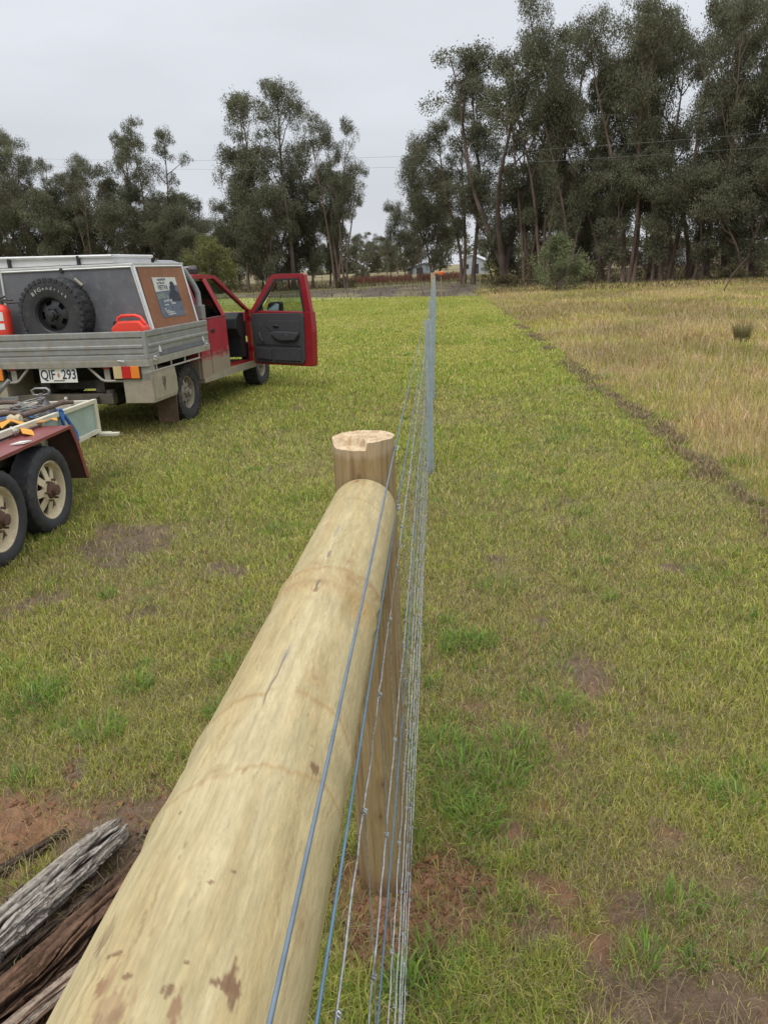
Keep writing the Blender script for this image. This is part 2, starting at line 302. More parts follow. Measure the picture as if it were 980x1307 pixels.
# cut turf
xs, ys, ds = sample(1000000, 1.6, 1.0, 11, R(-56), R(58), rng)
x2, y2, d2 = sample(700000, 1.7, 11, 50, R(-40), R(30), rng)
xs = np.concatenate([xs, x2]); ys = np.concatenate([ys, y2]); ds = np.concatenate([ds, d2])
rt, lane, mudf, past, mud, worn, lush = fields(xs, ys)
keep = rng.random(len(xs)) < (1 - .95 * mud) * (1 - .68 * lane) * (1 - rt) * (1 - mudf) * (1 - past) * (1 - .45 * worn)
xs, ys, ds, mud, worn, lush = [a[keep] for a in (xs, ys, ds, mud, worn, lush)]
n = len(xs); one = np.ones(n); f12 = sstep(6, 30, ds)
P = np.stack([.30 + .7 * lush + .1 * f12, 1.0 * one, 1.2 - .3 * lush, .60 + .6 * worn - .25 * f12, .6 * worn + .12, .12 + .25 * lush], 1).clip(.02, 9)
cl = fbm(xs * 2.2, ys * 2.2, 71, 3)
h = (.022 + .045 * rng.random(n) ** 1.6 + .05 * lush * rng.random(n)) * (.45 + 1.2 * cl) * (1 - .35 * worn) * (1 + .3 * f12)
w = (.0022 + .0016 * rng.random(n)) * np.clip(ds / 3.0, .8, 7)
blades('grass', xs, ys, h, w, .25 + .65 * rng.random(n), pick(n, P), gb, 'short mown yellow-green turf with straw bits', seed=5)
# lush tufts and broad-leaved weeds
tx, ty, th_, tw, tl, ta, tcs = [], [], [], [], [], [], []
tufts = [(a, b, r * 1.25, int(k * 8), .9) for a, b, r, k in TUFT]
for i in range(900):
    a, b, d = sample(1, 1.5, 1.3, 30, R(-40), R(30), rng); f_ = fields(a, b)
    if f_[0][0] < .2 and f_[2][0] < .3 and f_[3][0] < .3 and f_[4][0] < .6: tufts.append((a[0], b[0], rng.uniform(.03, .13) * (1 + d[0] * .05), int(rng.uniform(14, 60)), rng.uniform(.3, .75)))
for a, b, r, k, s_ in tufts:
    rr = r * np.sqrt(rng.random(k)) * .8; an = rng.random(k) * 2 * PI; d = math.hypot(a, b)
    tx.append(a + rr * np.cos(an)); ty.append(b + rr * np.sin(an)); th_.append((.06 + .085 * rng.random(k)) * s_ * (1.2 - .5 * rr / r)); tw.append((.0035 + .0035 * rng.random(k)) * max(1, d / 6))
    tl.append(.25 + .6 * rng.random(k)); ta.append(an + rng.normal(0, .7, k)); g = np.array([[.17, .30, .045], [.13, .24, .05], [.25, .35, .065]])[rng.integers(0, 3, k)]
    tcs.append(g * (.8 + .4 * rng.random((k, 1))))
cat_ = np.concatenate
blades('grass', cat_(tx), cat_(ty), cat_(th_), cat_(tw), cat_(tl), cat_(tcs), gb, 'bright green tufts of longer grass dotted over the turf', az=cat_(ta), seed=6)
# flattened dead stalks lying on the turf and soil
n = 120000; xs, ys, ds = sample(n, 1.5, 1.1, 12, R(-54), R(56), rng); f_ = fields(xs, ys); k = rng.random(n) < (.9 - .3 * f_[4]) * (1 - f_[0]); xs, ys, ds = xs[k], ys[k], ds[k]; n = len(xs)
blades('grass', xs, ys, .05 + .08 * rng.random(n), .0025 * np.clip(ds / 3, .8, 4) * np.ones(n), .9 + .08 * rng.random(n), np.array([.30, .25, .13]) * (.45 + .75 * rng.random((n, 1))), gb, 'dead straw stalks lying flat between the green blades', curl=1.6, seed=8)
n = 26000; ys = 5.0 + 26 * rng.random(n) ** 1.6; xs = EDGE + .10 + rng.normal(0, .16, n); ds = np.hypot(xs, ys); k = fields(xs, ys)[1] > .15 + .8 * rng.random(n); xs, ys, ds = xs[k], ys[k], ds[k]; n = len(xs)
blades('grass', xs, ys, .05 + .10 * rng.random(n), .003 * np.clip(ds / 4, .8, 4) * np.ones(n), .8 + .18 * rng.random(n), np.array([[.34, .26, .15], [.18, .12, .07], [.38, .29, .17]])[rng.integers(0, 3, n)] * (.5 + .7 * rng.random((n, 1))), gb, 'dead brown litter raked along the edge of the uncut paddock', curl=1.4, seed=14)
# the uncut paddock on the right
n = 700000; xs, ys, ds = sample(n, 1.35, 4.0, 60, R(1), R(58), rng); f_ = fields(xs, ys); k = (f_[0] > .5) & (rng.random(n) < 1 - .5 * f_[1]); xs, ys, ds = xs[k], ys[k], ds[k]; n = len(xs)
gr = sstep(.44, .62, fbm(xs * .7, ys * .5, 81, 4)); ed_ = 1 - sstep(0, .7, xs - EDGE - .14)
P = np.stack([.30 + gr * .9 + ed_ * .7, .7 + 1.2 * gr, .8 + 0 * gr, 1.7 - .9 * gr, .75 - .3 * gr, .05 + gr * .1], 1).clip(.02, 9)
h = (.09 + .20 * rng.random(n) ** 1.8) * (.5 + 1.0 * fbm(xs * 1.3, ys * 1.3, 83, 3)) * (1 - .4 * ed_)
cpal = pick(n, P); blades('grass', xs, ys, h, (.0022 + .0016 * rng.random(n)) * np.clip(ds / 5, 1, 6), .25 + .65 * rng.random(n), cpal * np.array([1.0, .86, 1.12]) * (.85 + .35 * sstep(.4, .6, fbm(xs * .25, ys * .2, 88, 3)))[:, None], gb, 'long seeding straw-coloured grass standing in the uncut paddock', seed=9)
# pale seed heads above it
n = 11000; xs, ys, ds = sample(n, 1.2, 5.2, 45, R(4), R(44), rng); f_ = fields(xs, ys); k = (f_[0] > .9) & (fbm(xs * .5, ys * .5, 85, 3) > .47); xs, ys, ds = xs[k], ys[k], ds[k]; n = len(xs)
blades('grass', xs, ys, .24 + .16 * rng.random(n), (.004 + .003 * rng.random(n)) * np.clip(ds / 7, 1, 3), .1 + .35 * rng.random(n), np.array([.50, .42, .26]) * (.7 + .5 * rng.random((n, 1))), gb, 'pale dry seed heads above the long paddock grass', seed=10)
# far dry grass along the bush line and rusty dock weeds
n = 90000; xs = rng.uniform(-95, 70, n); ys = 47 + 80 * rng.random(n) ** 1.3; f_ = fields(xs, ys); k = (f_[3] > .5) | (rng.random(n) < .10); xs, ys = xs[k], ys[k]; n = len(xs)
blades('grass', xs, ys, .12 + .32 * rng.random(n), .03 + .05 * rng.random(n), .2 + .5 * rng.random(n), np.array([[.24, .20, .10], [.16, .15, .06], [.13, .09, .05]])[rng.integers(0, 3, n)] * (.7 + .5 * rng.random((n, 1))), gb, 'rough dry grass under and in front of the trees', seed=11)
n = 5000; xs = rng.uniform(-13, 3.5, n); ys = rng.uniform(96, 112, n); k = fbm(xs * .7, ys * .1, 87, 3) > .45; xs, ys = xs[k], ys[k]; n = len(xs)
blades('grass', xs, ys, .5 + .6 * rng.random(n), .05 + .05 * rng.random(n), .1 + .3 * rng.random(n), np.array([.17, .08, .055]) * (.6 + .7 * rng.random((n, 1))), gb, 'rust-brown dead weeds along the far fence', seed=12)

# rush tussock in the paddock
n = 420; an = rng.random(n) * 2 * PI; rr = .08 * np.sqrt(rng.random(n)); rx = 6.35 + rr * np.cos(an) * 1.6; ry = 16.9 + rr * np.sin(an)
ru = blades('rush_tussock', rx, ry, .25 + .42 * rng.random(n), .007 * np.ones(n), .08 + .42 * rng.random(n), np.array([.22, .20, .09]) * (.6 + .8 * rng.random((n, 1))), gb, 'x', az=an, seed=13)
del ru['kind']; tag(ru, 'dark spiky rush tussock standing above the dry paddock grass at right', 'plant')
# clods of red earth
def clods(name, pts, material, label):
    V = []; Fq = []
    for (a, b, r) in pts:
        z0 = float(ground_z(np.array([a]), np.array([b]))[0]); base = len(V); nn = 8; ph = random.random() * 6
        for i in range(5):
            t = -PI / 2 + PI * (i + .0) / 4
            for j in range(nn):
                c = 2 * PI * j / nn + ph; k = r * (.5 + .95 * random.random())
                V.append((a + k * math.cos(t) * math.cos(c), b + k * math.cos(t) * math.sin(c), z0 + k * .55 * (math.sin(t)) + r * .2))
        for i in range(4):
            for j in range(nn): Fq.append((base + i * nn + j, base + i * nn + (j + 1) % nn, base + (i + 1) * nn + (j + 1) % nn, base + (i + 1) * nn + j))
    o = np_mesh(name, np.array(V), np.array(Fq), None, None, material, True); tag(o, label, 'soil', kind='stuff')
red_soil = mat('red_soil', (.25, .125, .07), rough=.85, var=.3, vscale=30, bump=.006, bscale=120, spec=.25)
pts = []
for cx, cy, sx, sy, k in [(-.02, 2.0, .10, .09, 260), (-.0, 1.92, .07, .07, 160), (-.21, 1.76, .13, .08, 240), (-.16, 1.62, .10, .08, 120), (-.2, 1.6, .12, .08, 60), (-1.5, 2.28, .25, .16, 150), (-1.15, 2.42, .2, .1, 100), (-.8, 2.2, .15, .15, 60), (-1.45, 2.62, .1, .05, 30), (2.36, 6.4, .1, 1.0, 60), (.3, 1.9, .14, .2, 25)]:
    for i in range(k): pts.append((random.gauss(cx, sx), random.gauss(cy, sy), random.uniform(.003, .011) * (2.1 if random.random() < .12 else 1)))
pts = [p for p in pts if math.hypot(p[0] + .198, p[1] - 1.95) > .095]
clods('soil_clods', pts, red_soil, 'crumbled red-brown clods around the post foot and timbers')

# ------------------------------------------------------------------ strainer post and rail
def surf_mesh(name, nu, nv, fn, colfn, material, parent=None, caps=None):
    U, V_ = np.meshgrid(np.linspace(0, 1, nu), np.linspace(0, 2 * PI, nv, endpoint=False), indexing='ij')
    P = fn(U, V_); c = colfn(U, V_, P); i = np.arange(nu * nv).reshape(nu, nv); j = np.roll(i, -1, 1)
    Q = np.stack([i[:-1], i[1:], j[1:], j[:-1]], -1).reshape(-1, 4)
    return np_mesh(name, P.reshape(-1, 3), Q, None, c.reshape(-1, 3), material, True, parent)
def wrapn(U, A, su, sa, seed, o=4, r=.5):   # noise that wraps round a log
    return .5 * (fbm(U * su + 50, (A + PI) * sa + 50, seed, o, r) * (1 + np.cos(A / 1)) + fbm(U * su + 50, ((A % (2 * PI))) * sa + 90, seed + 3, o, r) * (1 - np.cos(A / 1)))
wood = mat('treated_pine', (0, 0, 0), rough=.65, var=.09, vscale=14, bump=.0014, bscale=70, attr='col', spec=.25, stretch=(2, .8, 2), grain=(260, 26, 260))
Y1, Y0 = 1.87, -.55
def rail_axis(y): s_ = (1.8 - y) / 1.7; return -.201 - .038 * s_, 1.256 - .028 * s_, .085 + .025 * s_
def rail_fn(U, A):
    y = Y1 + (Y0 - Y1) * U; ax, az, r = rail_axis(y); an = (A + PI) % (2 * PI) - PI
    rr = r * (1 + .018 * (wrapn(y, A, 3, 1.2, 201) - .5) * 2 + .006 * (wrapn(y, A, 40, 3, 203, 3) - .5))
    for yb, am, sh in ((1.235, .0045, .05), (1.17, .0035, .03), (.785, .003, .02), (.66, .0025, -.02), (.30, .003, .02)):
        yy = yb + .03 * np.sin(an * 1.3 + yb * 9) + .014 * (wrapn(y * 0, A, 1, 4, 205) - .5)
        yk = (y - .015) / 1.035; rr = rr + am * np.exp(-((yk - yy) / .022) ** 2) - am * .5 * np.exp(-((yk - yy + .035) / .02) ** 2)
    # grazed flats at the whorls on the right-hand side
    rr = rr - .006 * np.exp(-((y - 1.15) / .05) ** 2 - ((an - .9) / .35) ** 2)
    return np.stack([ax + rr * np.sin(A), y, az + rr * np.cos(A)], -1)
def rail_col(U, A, P):
    y = (P[..., 1] - .015) / 1.035; an = (A + PI) % (2 * PI) - PI; ra = an * .09
    base = np.array([.455, .375, .205]); gold = np.array([.375, .28, .125]); pale = np.array([.50, .43, .27]); grn = np.array([.36, .32, .17])
    g = wrapn(y, A, 2.2, 2.2, 211, 4); st = wrapn(y, A, 3.0, 4.5, 213, 4); c = mixc(np.broadcast_to(base, P.shape), pale, sstep(.42, .68, st) * .45)
    c = mixc(c, gold, sstep(.52, .72, g) * .45); c = mixc(c, grn, sstep(.5, .7, wrapn(y, A, 3, 3, 215, 4)) * .4)
    ln = wrapn(y, A, 4.5, 34, 217, 4); c = c * (1 - .05 * sstep(.55, .75, ln))[..., None]
    mo = wrapn(y, A, 14, 12, 219, 5, .65); c = c * (1 + .18 * (mo - .5) * 2)[..., None]; c = c * (1 - .07 * sstep(.60, .78, wrapn(y, A, 40, 60, 227, 3)) - .05 * sstep(.62, .8, wrapn(y, A, 9, 70, 228, 2)))[..., None]; c = mixc(c, pale * 1.08, sstep(.62, .74, wrapn(y, A, 28, 18, 229, 4)) * .2)
    for yb, wd, k in ((1.235, .008, .6), (1.17, .020, .45), (.785, .005, .55), (.66, .004, .45), (1.60, .004, .4), (.30, .01, .2), (1.20, .03, .25)):
        yy = yb + .03 * np.sin(an * 1.3 + yb * 9) + .016 * (wrapn(y * 0, A, 1, 5, 205) - .5) + .01 * (wrapn(y, A, 30, 16, 221, 3) - .5)
        c = mixc(c, np.array([.33, .20, .08]), k * np.exp(-((y - yy) / wd) ** 2) * sstep(.3, .55, wrapn(y, A, 6, 5, 223, 3) + .1))
    c = mixc(c, np.array([.42, .27, .09]), .55 * np.exp(-((y - 1.13) / .05) ** 2 - ((an - .95) / .3) ** 2))
    # small bark flecks and pin knots
    fl = wrapn(y, A, 60, 34, 225, 2); c = mixc(c, np.array([.25, .15, .07]), sstep(.83, .9, fl) * .6)
    # cracks and mud marks: (y, angle, half length, half width, colour, strength)
    def spot(y0, a0, ly, la, cc, k, edge=.6, tilt=0, seed=0):
        nonlocal c
        d = np.sqrt(((y - y0) / ly) ** 2 + ((ra - math.radians(a0) * .09 - tilt * (y - y0)) / la) ** 2) + edge * (wrapn(y, A, 90, 60, 231 + seed, 3) - .5) * 2
        c = mixc(c, cc, k * (1 - sstep(.7, 1.15, d)))
    rk_ = random.Random(12)
    for q_ in range(110):
        y0 = rk_.uniform(.1, 1.8); a0 = R(rk_.uniform(-75, 75)); l_ = rk_.uniform(.008, .045); w_ = rk_.uniform(.0005, .0011); tl = rk_.uniform(-.06, .06)
        c = mixc(c, np.array([.24, .17, .09]), rk_.uniform(.25, .7) * np.exp(-((y - y0) / l_) ** 4 - ((ra - a0 * .09 - tl * (y - y0) - .0015 * np.sin((y - y0) * 220)) / w_) ** 2))
    for q_ in range(16):
        y0 = rk_.uniform(.15, 1.75) if q_ > 6 else 1.21 + rk_.uniform(-.03, .03); a0 = R(rk_.uniform(-70, 75)); r_ = rk_.uniform(.003, .007); d_ = np.sqrt(((y - y0) / (r_ * 1.5)) ** 2 + ((ra - a0 * .09) / r_) ** 2)
        c = mixc(c, np.array([.26, .16, .075]), .6 * np.exp(-d_ ** 2)); c = mixc(c, np.array([.36, .25, .12]), .35 * np.exp(-(d_ - 1.9) ** 2 * 3))
    dk = np.array([.14, .12, .10]); md = np.array([.19, .115, .065]); gy_ = np.array([.30, .27, .22])
    spot(.90, 0, .032, .0024, gy_, .9, .25); spot(.845, -.5, .075, .0011, dk, .85, .2, .02)
    spot(1.41, -2.5, .04, .003, gy_, .75, .3); spot(1.28, 0, .022, .003, dk * 1.2, .8, .3); spot(1.145, 1.6, .024, .0022, dk, .9, .3); spot(1.12, 2.5, .008, .004, md, .8, .3)
    spot(1.775, -6.7, .008, .006, np.array([.42, .14, .05]), .9, .1)
    for k_, (yy, aa, l1, l2) in enumerate([(.42, 35.6, .009, .010), (.430, 34, .012, .003), (.413, 37, .011, .004), (.417, 33, .004, .013), (.388, 16, .018, .0035), (.40, 11, .006, .004), (.386, -10.5, .013, .014), (.372, -8, .012, .012), (.415, -18, .018, .004), (.404, -20, .008, .005), (.435, -21, .003, .008), (.425, 13.6, .002, .004), (.411, -9.4, .003, .003), (.504, 11, .002, .002), (.603, -26.7, .002, .002), (.36, 26, .01, .004), (.52, 20, .002, .002), (.46, -35, .02, .006), (.7, 48, .01, .008)]):
        spot(yy, aa, l1, l2, md * (1.4 if k_ in (6, 8, 9, 4) else 1), .9 if k_ not in (6, 7, 8, 17) else .5, .9, 0, k_)
    return c
rail_root = surf_mesh('fence_rail', 1300, 300, rail_fn, rail_col, wood)
tag(rail_root, 'thick pale treated-pine rail running from the foreground into the strainer post', 'rail')

PX, PY, PR, PH = -.198, 1.952, .0805, 1.433
def post_r(A, z): return PR * (1 + .02 * (wrapn(z, A, 2, 1.3, 301) - .5) * 2 + .012 * (wrapn(z, A, 6, 5, 303) - .5))
def post_fn(U, A):
    z = -.25 + (PH + .25) * U; r = post_r(A, z)
    x = PX + r * np.cos(A) + .045 * (1.4 - z) * 0; y = PY + r * np.sin(A)
    # stepped, torn saw cut: the top edge drops on the right half of the near side
    top = -.020 * sstep(3.2, 3.7, A) * (1 - sstep(4.86, 4.93, A)) + .004 * (wrapn(z * 0, A, 1, 9, 307) - .5)
    z = z + top * sstep(.97, 1, U)
    return np.stack([x, y, z], -1)
def post_col(U, A, P):
    z = P[..., 2]; base = np.array([.32, .23, .115]); c = np.broadcast_to(base, P.shape).copy()
    st = wrapn(z, A, 1.4, 9, 311, 4); c = mixc(c, np.array([.18, .11, .052]), sstep(.45, .68, st) * .7); c = mixc(c, np.array([.33, .235, .125]), sstep(.56, .75, wrapn(z, A, 2, 14, 313, 4)) * .6)
    c = mixc(c, np.array([.27, .22, .10]), sstep(.5, .7, wrapn(z, A, 2.5, 2, 315, 3)) * .5)
    c = mixc(c, np.array([.48, .38, .26]), sstep(1.385, 1.405, z + .03 * (wrapn(z, A, 9, 9, 319, 3) - .5)) * .5)
    c = mixc(c, np.array([.18, .10, .055]), (1 - sstep(.02, .14, z + .08 * (wrapn(z, A, 8, 5, 317, 3) - .5))) * .8)
    for zz, aa in ((1.345, 4.6), (1.27, 4.4), (.42, 4.9), (.31, 4.75), (.7, 4.3), (1.0, 5.2)):
        d = ((z - zz) / .012) ** 2 + ((A - aa) * PR / .008) ** 2; c = mixc(c, np.array([.10, .055, .03]), np.exp(-d) * .75); c = mixc(c, np.array([.2, .12, .06]), np.exp(-(np.sqrt(d) - 2) ** 2 * 2) * .35)
    return c * (1 + .22 * (wrapn(z, A, 26, 22, 321, 4, .6) - .5))[..., None]
wood2 = mat('weathered_pine', (0, 0, 0), rough=.7, var=.10, vscale=10, bump=.002, bscale=45, attr='col', spec=.25, stretch=(5, 5, .6), grain=(220, 220, 16))
post = surf_mesh('strainer_post', 260, 220, post_fn, post_col, wood2); tag(post, 'round brown timber strainer post with a rough sawn top, in red earth', 'post')
# rough cut end grain
nr, na = 60, 220; rr_, aa_ = np.meshgrid(np.linspace(0, 1, nr), np.linspace(0, 2 * PI, na, endpoint=False), indexing='ij')
topz = PH - .020 * sstep(3.2, 3.7, aa_) * (1 - sstep(4.86, 4.93, aa_)) * sstep(.35, .50, rr_ + .35 * (wrapn(rr_, aa_, 3, 6, 331) - .5)) + .004 * (wrapn(rr_ * 0, aa_, 1, 9, 307) - .5)
R_ = post_r(aa_, PH + 0 * aa_) * rr_; px = PX + R_ * np.cos(aa_); py = PY + R_ * np.sin(aa_)
topz = topz + .005 * (fbm(px * 160, py * 160, 333, 3) - .5) * (rr_ < .99)
g = fbm(px * 90, py * 90, 335, 4); ring = .5 + .5 * np.sin(rr_ * 75 + 3 * fbm(px * 30, py * 30, 337, 2))
cc = mixc(np.broadcast_to(np.array([.62, .50, .34]), px.shape + (3,)), np.array([.40, .27, .15]), sstep(.5, .68, g) * .75); cc = mixc(cc, np.array([.45, .32, .2]), ring * .18); cc = mixc(cc, np.array([.34, .22, .12]), sstep(.35, .55, fbm(px * 22, py * 22, 339, 3)) * .25)
i = np.arange(nr * na).reshape(nr, na); j = np.roll(i, -1, 1); Q = np.stack([i[:-1], i[1:], j[1:], j[:-1]], -1).reshape(-1, 4)
np_mesh('cut_top', np.stack([px, py, topz], -1).reshape(-1, 3), Q, None, cc.reshape(-1, 3), mat('end_grain', (0, 0, 0), rough=.85, var=.1, vscale=60, bump=.002, bscale=220, attr='col', spec=.2), True, post)

# ------------------------------------------------------------------ fence: steel pickets and wires
galv = mat('galvanised_wire', (.42, .45, .48), rough=.36, metal=.6, var=.4, vscale=90)
topw = mat('blue_grey_wire', (.15, .20, .26), rough=.45, metal=.35, var=.15, vscale=30)
bluew = mat('blue_coated_wire', (.11, .20, .29), rough=.4, metal=.35, var=.15, vscale=30)
galv2 = mat('galvanised_picket', (.38, .45, .49), rough=.5, metal=.45, var=.18, vscale=12, bump=.001)
WX, YE = -.1145, 38.0
LW = [(1.40, .0020, 'plain'), (1.24, .0019, 'blue'), (1.13, .0015, 'net'), (.83, .0015, 'net'), (.715, .0017, 'blue'), (.545, .0014, 'net'), (.40, .0014, 'net'), (.27, .0013, 'net'), (.17, .0013, 'net'), (.075, .0014, 'net')]
def wire_pts(z, kink, seed):
    rg = random.Random(seed); p = []; y = -.6
    while y < YE:
        near = y < 9
        a = kink * (1 if near else 0)
        p.append((WX + .0015 * math.sin(y * 2 + seed) + rg.uniform(-a, a), y, z + .004 * math.sin(y * .7 + seed) + rg.uniform(-a, a) * 1.2)); y += .045 if near and kink > .0004 else (.25 if near else 1.5)
    p.append((WX, YE, z)); return p
for k, (z, r, t) in enumerate(LW):
    if t == 'net': continue
    o = MB().tube(wire_pts(z, .0003, k), r, 8).build('fence_wire', topw if t == 'plain' else bluew, smooth=60)
    tag(o, {0: 'plain top wire passing over the rail and stapled beside the post top', 1: 'blue upper wire lying against the right side of the rail', 4: 'lower blue wire threading through the netting in front of the post'}[k], 'wire', 'plain strained wires')
net = empty('netting', (WX, 0, 0), 0, 'galvanised hinge-joint netting with knotted stays running down the fence line', 'wire netting')
nz = [q_ for q_ in LW if q_[2] == 'net']
for k, (z, r, t) in enumerate(nz):
    MB().tube([(a - WX, b, c) for a, b, c in wire_pts(z, .0012, 40 + k)], r, 6).build('line_wire', galv, net, smooth=60)
st_y = [-.03 + .305 * k for k in range(100)]; rest = MB()
for k, y in enumerate(st_y + [30.5 + .61 * q_ for q_ in range(12)]):
    zs = [z for z, r, t in nz]; p = []
    for a, b in zip(zs[:-1], zs[1:]):
        p += [(.001, y + random.uniform(-.003, .003), a), (random.uniform(-.003, .003), y + random.uniform(-.010, .010), (a + b) / 2)]
    p.append((.001, y, zs[-1])); near = y < 12
    m = MB() if k < 99 else rest; m.tube(p, .00125, 5 if near else 4)
    if near:
        for z in zs:   # the hinge knot: wire wrapped round the line wire
            tt = np.linspace(0, 4 * PI, 18); m.tube([(.0036 * math.cos(c), y - .005 + .0009 * c, z + .0036 * math.sin(c)) for c in tt], .00125, 5)
    if k < 99: m.build('stay_wire', galv, net, smooth=60)
tag(rest.build('stay_wire', galv, net), kind='stuff')
# staples holding the wires to the post
for zz in (1.40, 1.24, 1.13, .83, .715, .545, .40, .27):
    MB().tube([(PX + PR * .97 + .0, PY + dy, zz + dz) for dy, dz in ((-.004, -.005),)] + [(WX + .0045, PY - .004, zz - .004), (WX + .0055, PY, zz), (WX + .0045, PY + .004, zz + .004), (PX + PR * .97, PY + .004, zz + .005)], .0016, 6).build('staple', galv, post)
# steel star pickets
def picket():
    m = MB(); h = 1.40
    for a in (90, 210, 330):
        c, s_ = math.cos(R(a)), math.sin(R(a)); L_ = .036 if a == 90 else .032
        m.hexa([(-s_ * .0022, c * .0022, -.2), (s_ * .0022, -c * .0022, -.2), (c * L_ + s_ * .0016, s_ * L_ - c * .0016, -.2), (c * L_ - s_ * .0016, s_ * L_ + c * .0016, -.2),
                (-s_ * .0022, c * .0022, h), (s_ * .0022, -c * .0022, h), (c * L_ + s_ * .0016, s_ * L_ - c * .0016, h), (c * L_ - s_ * .0016, s_ * L_ + c * .0016, h)])
    return m
mesh0 = None; ords = ['nearest galvanised steel picket, first beyond the timber post', 'second steel picket beyond the timber post', 'third steel picket beyond the timber post', 'fourth steel picket along the fence line', 'fifth steel picket along the fence line', 'sixth steel picket along the fence line', 'seventh steel picket along the fence line', 'last steel picket before the far end post']
for k in range(8):
    if mesh0 is None:
        mesh0 = picket().build('steel_picket', galv2); o = mesh0
        hb = MB()
        for zz in (1.2, .9): hb.box(-.028, .028, -.004, .0, zz, zz + .01)
    else: o = mesh0.copy(); C.objects.link(o)
    o.location = (-.088 + .004 * (k % 2), 6.9 + 4.05 * k, 0); o.rotation_euler = (R(random.uniform(-.6, .6)), R(random.uniform(-.4, .4)), R(180 + random.uniform(-8, 8))); o.scale = (1, 1, 1 + random.uniform(-.012, .012))
    tag(o, ords[k], 'fence post', 'steel pickets along the fence')
tb = mat('timber_grey', (.30, .24, .15), rough=.85, var=.2, vscale=8, bump=.003)
MB_ = MB(); MB_.lathe([(0, 1.50), (.075, 1.50), (.085, 1.485), (.088, .7), (.09, -.2)], 20, (-.2, YE + .1, 0)); o = MB_.build('end_post', tb, smooth=40); tag(o, 'small timber end post where the fence line stops far away', 'post')
orange = mat('orange_plastic', (.72, .13, .03), rough=.5, var=.1)
for k, (a, b, w_, h_) in enumerate([(-.14, 45, .10, .16), (.24, 45.4, .30, .19)]):
    m = MB(); m.tube([(a, b, -.1), (a, b, 1.36)], .02, 8); f = m.build('marker_stake', tb, smooth=40)
    fl = MB(); fl.lathe([(0, 0), (w_ * .42, 0), (w_ * .5, h_ * .15), (w_ * .5, h_ * .8), (w_ * .36, h_), (0, h_)], 16, (a, b, 1.30)); fl.build('orange_cap', orange, f, smooth=40)
    tag(f, ['small orange-capped stake just left beyond the far end post', 'wider orange-capped stake just right beyond the far end post'][k], 'marker stake', 'orange-capped stakes')

# ------------------------------------------------------------------ old timbers on the ground
def old_log(p0, p1, r0, r1, seed, cols, label, flat=.8, end=(1, 1)):
    p0 = np.array(p0, float); p1 = np.array(p1, float); ax = (p1 - p0); Ln = np.linalg.norm(ax); ax /= Ln; sd_ = np.cross(ax, [0, 0, 1]); sd_ /= np.linalg.norm(sd_); up = np.cross(sd_, ax)
    c0, c1, c2 = [np.array(c) for c in cols]
    def crk(U, A):
        l = U * Ln; w_ = .8 * (wrapn(l, A, 4.5, 1.6, seed + 5, 4) - .5); a = wrapn(l, A + w_, 2.6, 2.6, seed, 3, .45); b = wrapn(l, A + w_, 11, 9, seed + 9, 5, .62); return a, b
    def fn(U, A):
        a, b = crk(U, A); r = (r0 + (r1 - r0) * U); an = A
        env = np.sqrt(np.clip(1 - np.clip((U - .965) / .035, 0, 1) ** 2, 0.02, 1)) * np.sqrt(np.clip(1 - np.clip((.02 - U) / .02, 0, 1) ** 2, .02, 1))
        ridg = 1 - np.abs(a - .5) * 2
        rr = r * (1 + .30 * (wrapn(U * Ln, A, 1.5, 1.1, seed + 20) - .5) * 2 - .42 * sstep(.88, .99, ridg) - .16 * sstep(.50, .56, b) - .10 * sstep(.36, .40, 1 - b) * 0 - .13 * sstep(.5, .53, wrapn(U * Ln, A, 4, 3.0, seed + 77, 3, .5)) + .07 * (wrapn(U * Ln, A, 34, 26, seed + 30, 4, .65) - .5)) * (.55 + .45 * env)
        Us = U + .10 * (wrapn(U * 0, A, 1, 4, seed + 40, 4, .65) - .5) * sstep(.7, 1, U)
        bend = .02 * np.sin(Us * 4 + seed)
        return p0 + ax * (Us * Ln)[..., None] + sd_ * (rr * np.cos(an) + bend)[..., None] + up * (rr * np.sin(an) * flat + r * flat * .85)[..., None]
    def colf(U, A, P):
        a, b = crk(U, A); ridg = 1 - np.abs(a - .5) * 2; l = U * Ln
        c = mixc(np.broadcast_to(c0, P.shape), c1, sstep(.4, .65, wrapn(l, A, 2.2, 3, seed + 50, 4))); c = mixc(c, c2, sstep(.86, .97, ridg) * .9); c = mixc(c, c2, sstep(.55, .72, b) * .55)
        c = c * (.8 + .4 * wrapn(l, A, 26, 34, seed + 60, 4, .6))[..., None]; return c
    o = surf_mesh('old_timber', 420, 300, fn, colf, oldm); tag(o, label, 'timber', 'old timbers lying on the mud'); return o
oldm = mat('old_wood', (0, 0, 0), rough=.95, var=.3, vscale=60, bump=.006, bscale=90, attr='col', spec=.08)
grey_ = [(.36, .33, .29), (.26, .225, .185), (.035, .025, .02)]; redb = [(.10, .062, .042), (.17, .10, .065), (.022, .015, .012)]; dkb = [(.072, .055, .042), (.13, .085, .06), (.02, .015, .012)]
old_log((-1.62, .90, .03), (-1.125, 2.10, .02), .085, .068, 401, grey_, 'weathered silver-grey split timber with deep cracks, nearest the turf', .75)
old_log((-1.36, .85, .02), (-.90, 2.08, .0), .095, .075, 501, redb, 'rotten red-brown timber lying between the grey one and the rail', .8)
old_log((-1.10, .80, .0), (-.72, 1.98, -.02), .09, .07, 601, dkb, 'dark crumbling timber half hidden beside the pale rail', .8)
old_log((-1.66, 1.60, -.02), (-1.36, 2.16, -.01), .045, .022, 701, dkb, 'short dark pointed stick of bark left of the grey timber', .6)
old_log((-1.48, .95, .0), (-1.06, 1.93, -.02), .05, .035, 901, dkb, 'dark wedge of wood squeezed between the grey timber and the red-brown one', .9)
